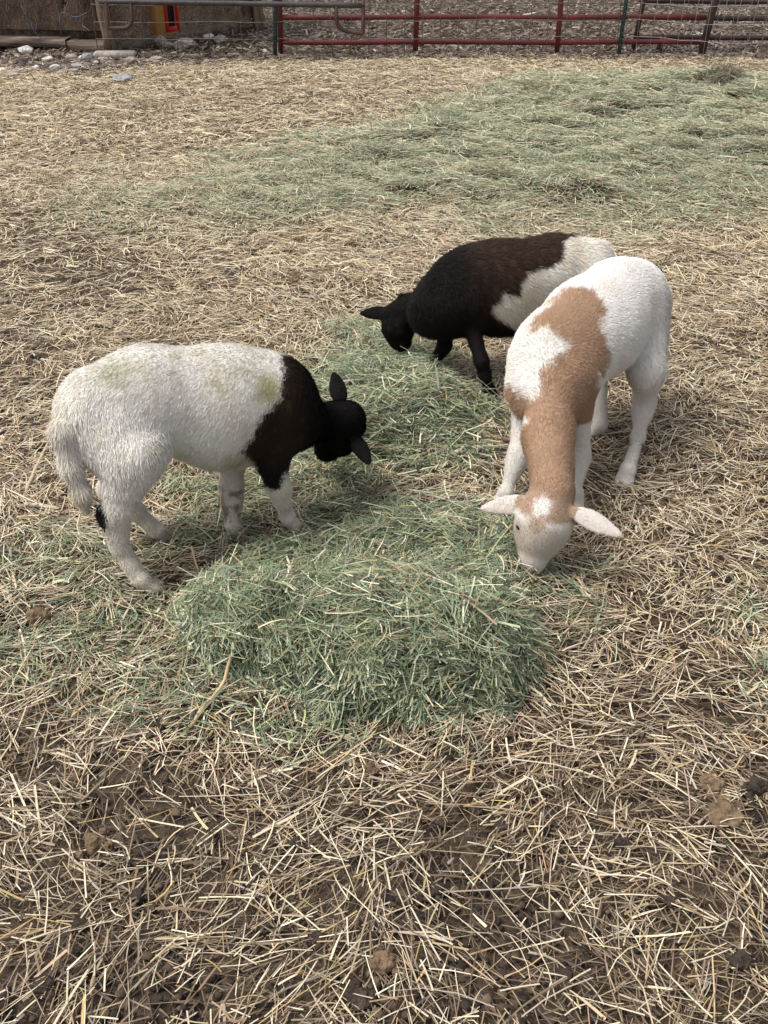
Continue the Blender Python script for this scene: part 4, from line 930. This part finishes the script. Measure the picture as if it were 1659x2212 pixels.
# ------------------------------------------------------------------ stones, clods, stalks
def lump(name, label, cat, x, y, w_, h, mat, seed, group=None, z=0, flat=.75, Yd=None):
    c = G(x, y, z+0.0); zz = float(height(np.array([c[0]]), np.array([c[1]]))[0]); sc = w_/FPX*np.linalg.norm(c-np.array([0, 0, CAM_H]))/2
    bm = __import__('bmesh').new(); __import__('bmesh').ops.create_icosphere(bm, subdivisions=4, radius=1)
    V = np.array([v.co[:] for v in bm.verts]); F = np.array([[l.vert.index for l in f.loops] for f in bm.faces]); bm.free()
    rng = np.random.default_rng(seed); o3 = rng.normal(size=3)*3
    for k in range(5): d_ = nrm(rng.normal(size=3)); cut = rng.uniform(.55, .85); t_ = V@d_; V = V-np.maximum(t_-cut, 0)[:, None]*d_*.85
    amp = .26 if 'dung' in name else .12
    V = V*(1+amp*noise(V+o3, 1.2, 1)+amp*.55*noise(V+o3, .5, 2)+.035*noise(V+o3, .18, 3))[:, None]
    V = V*np.array([sc, sc*.85, sc*h/w_*1.1])
    if 'dung' in name:
        Vb = V; Vs = [V*.85]; Fs = [F]
        for k in range(5): a_ = rng.uniform(0, 6.28); s_ = rng.uniform(.22, .5); Vs.append((Vb@np.array(Matrix.Rotation(rng.uniform(0, 6), 3, 'Z')).T)*s_+np.array([math.cos(a_), math.sin(a_), -.25])*sc*rng.uniform(.65, 1.15)); Fs.append(F+len(V)*(k+1))
        V = np.concatenate(Vs); F = np.concatenate(Fs)
    M = np.array(Matrix.Rotation(rng.uniform(-.4, .4), 3, 'Z')); V = V@M.T
    c = np.array([c[0], c[1], zz+sc*h/w_*.55+.012]); o = mesh_np(name, V, F, mat, smooth=True); o.location = c
    tag(o, label, cat, group); return o
ST = [(57, 119, 30, 20, M_WSTONE, 'biggest white stone, against the shed base at far left'),
 (37, 127, 13, 7, M_WSTONE, 'small white stone just below the biggest white stone'), (10, 128, 18, 8, M_STONE, 'low pale stone at the left edge below the base beam'),
 (82, 127, 12, 6, M_WSTONE, 'small white stone under the split in the base beam'), (104, 134, 22, 12, M_WSTONE, 'rounded white stone midway between the big stone and the corner post'),
 (155, 134, 21, 14, M_STONE, 'pinkish stone a little left of the corner post'), (178, 133, 13, 8, M_WSTONE, 'small white stone beside the pinkish stone'),
 (192, 135, 26, 13, M_GSTONE, 'grey stone beside the small white stone near the corner post'), (222, 138, 22, 9, M_STONE, 'flat stone below the post foot slab'),
 (79, 149, 15, 8, M_WSTONE, 'white stone in the gravel under the twine end'), (120, 150, 20, 9, M_WSTONE, 'white stone lying in front of the gravel patch'),
 (168, 147, 24, 8, M_STONE, 'long flat stone in front of the pinkish one'), (160, 157, 20, 8, M_STONE, 'brownish stone farthest from the beam in the gravel'),
 (24, 166, 30, 11, M_STONE, 'pale flat stone alone in the straw at far left'), (268, 178, 42, 16, M_GSTONE, 'grey stone with a white streak alone in the straw below the fence'),
 (285, 141, 20, 12, M_STONE, 'reddish stone by the lower wire of the fence'), (338, 134, 26, 9, M_STONE, 'flat pink stone below the window'),
 (311, 122, 11, 7, M_WSTONE, 'small white stone under the wire near the window'), (6, 153, 16, 7, M_WSTONE, 'white stone at the very left edge of the gravel'),
 (350, 106, 26, 26, M_STONE, 'upright pink rock leaning on the wall under the window'), (371, 106, 22, 14, M_STONE, 'middle rock of the row under the window'),
 (402, 109, 44, 22, M_STONE, 'largest rock of the row under the window'), (478, 94, 28, 16, M_STONE, 'pale rock out in the yard beyond the wire'), (451, 88, 22, 12, M_WSTONE, 'pale rock beside the shed base beyond the wire'),
 (572, 118, 12, 9, M_WSTONE, 'small white block beside the left green post'), (268, 128, 10, 5, M_WSTONE, 'tiny white stone beside the foot slab'), (208, 142, 12, 6, M_WSTONE, 'small bright stone below the grey stone')]
for i, (x, y, w_, h, m, lab) in enumerate(ST): lump('stone', lab, 'stone', x, y, w_, h, m, 100+i, 'stones along the shed and fence')
mb = MB(); s_ = G(250, 130); mb.box((s_[0], s_[1], .045), (.40, .14, .07), rz=.05, bev=.02); tag(mb.obj('stone_slab', M_STONE, None, False, loc=(s_[0], s_[1], 0)), 'flat slab under the corner post of the shed', 'slab')
CL = [(88, 1345, 62, 40, M_CLOD, 'large straw brown dung clod left of the hay'), (120, 1342, 22, 14, M_CLOD, 'small clod touching the large one at left'),
 (207, 1838, 60, 46, M_CLOD, 'pale rounded dung clod at lower left'), (822, 2098, 66, 48, M_CLOD, 'brown dung clod near the bottom centre'), (1215, 2120, 40, 28, M_DCLOD, 'dark clod right of the bottom centre'),
 (1595, 2090, 60, 40, M_DCLOD, 'dark clod near the bottom right corner'), (1535, 1708, 60, 34, M_CLOD, 'upper brown clod of the dark patch at right'), (1625, 1722, 56, 46, M_DCLOD, 'blackish clod at the right edge'), (1560, 1775, 90, 40, M_CLOD, 'wide flat clod of the dark patch at right'),
 (650, 527, 36, 18, M_CLOD, 'brown clod above the pale stalk'), (757, 532, 26, 14, M_CLOD, 'brown clod right of the pale stalk'), (636, 617, 28, 14, M_CLOD, 'clod midway between the stalk and the left sheep'), (440, 627, 28, 14, M_CLOD, 'pale clod above the back of the left sheep'),
 (545, 550, 22, 10, M_DCLOD, 'dark crumb at the tip of the pale stalk'), (416, 603, 16, 10, M_DCLOD, 'dark crumb above the pale clod'), (640, 605, 30, 14, M_CLOD, 'clod just behind another one above the black sheep head'),
 (95, 782, 34, 14, M_DCLOD, 'dark patch of dung left of the white rump'), (803, 1682, 30, 44, M_CLOD, 'narrow brown clod below the hay block'), (855, 1645, 34, 24, M_DCLOD, 'dark clod just below the hay block'),
 (340, 1590, 34, 26, M_DCLOD, 'dark clod below the broken stalk'), (640, 1835, 40, 26, M_DCLOD, 'dark clod in the lower middle'), (690, 2040, 40, 26, M_DCLOD, 'dark clod above the bottom centre clod'),
 (180, 2010, 40, 26, M_DCLOD, 'dark clod near the left bottom'), (1340, 1830, 42, 26, M_DCLOD, 'dark clod between the hay block and the bottom right'), (775, 2170, 70, 40, M_DCLOD, 'dark clod at the bottom edge'), (940, 1935, 44, 30, M_DCLOD, 'dark clod in straw right of the lower middle'),
 (100, 60+2085, 50, 30, M_DCLOD, 'dark clod in the bottom left corner'), (300, 1950, 36, 24, M_DCLOD, 'dark clod right of the left bottom one'), (1080, 205+1590, 40, 24, M_DCLOD, 'dark clod below right of the hay block'), (1390, 178+2, 24, 10, M_DCLOD, 'dark crumb in the far green hay'),
 (1312, 205, 22, 12, M_CLOD, 'round clod in the straw below the fence') , (1437, 1960, 40, 26, M_DCLOD, 'dark clod low at right'), (560, 1900, 34, 22, M_DCLOD, 'dark clod left of the lower middle')]
for i, (x, y, w_, h, m, lab) in enumerate(CL): lump('dung_clod', lab, 'dung clod', x, y, w_, h, m, 300+i, 'dung clods in the straw')
def stalk(label, pts, r, col, lift=.02, seed=0):
    P_ = np.array([G(x, y, lift) for x, y in pts]); P_[:, 2] = height(P_[:, 0], P_[:, 1])+lift; m_ = 3*len(P_)
    t = np.linspace(0, len(P_)-1, m_); P2 = np.stack([np.interp(t, np.arange(len(P_)), P_[:, k]) for k in range(3)], 1); P2 += np.random.default_rng(seed).normal(0, .0012, P2.shape)
    rr = np.interp(np.linspace(0, 1, m_), [0, .1, .9, 1], [r*.8, r, r*.8, r*.5]); mb = MB(); mb.tube(P2, rr, 7)
    o = mb.obj('stalk', noise_mat('stalk_'+str(seed), tuple(.7*c for c in col), col, 30, .7, .3, 60), None, True, loc=tuple(P2[0])); tag(o, label, 'stalk', 'thick dry stalks in the straw')
stalk('pale straight stalk lying above the black sheep and the left sheep', [(532, 563), (570, 558), (622, 550)], .010, (.62, .52, .36), seed=1)
stalk('tan stalk lying upright beside the tail of the left sheep', [(56, 1062), (78, 1010), (106, 955)], .0065, (.52, .41, .28), seed=2)
stalk('pale jointed stalk behind the hind leg of the left sheep', [(52, 1088), (92, 1090), (128, 1096)], .0065, (.6, .53, .42), seed=3)
stalk('broken tan stalk pointing at the front corner of the hay block', [(410, 1570), (445, 1522), (480, 1484), (515, 1445)], .0048, (.56, .42, .26), .03, seed=4)
stalk('pale curved stalk below the fence at left', [(148+120, 132), (300, 120)], .008, (.6, .5, .38), seed=5)
stalk('white stalk in the yard behind the wire', [(1120, 152/4), (1160, 30)], .02, (.7, .62, .5), seed=6)
stalk('long white stalk on the ground behind the right fence', [(1475, 88/1.0-0), (1500, 76), (1540, 72)], .015, (.66, .6, .5), seed=7)
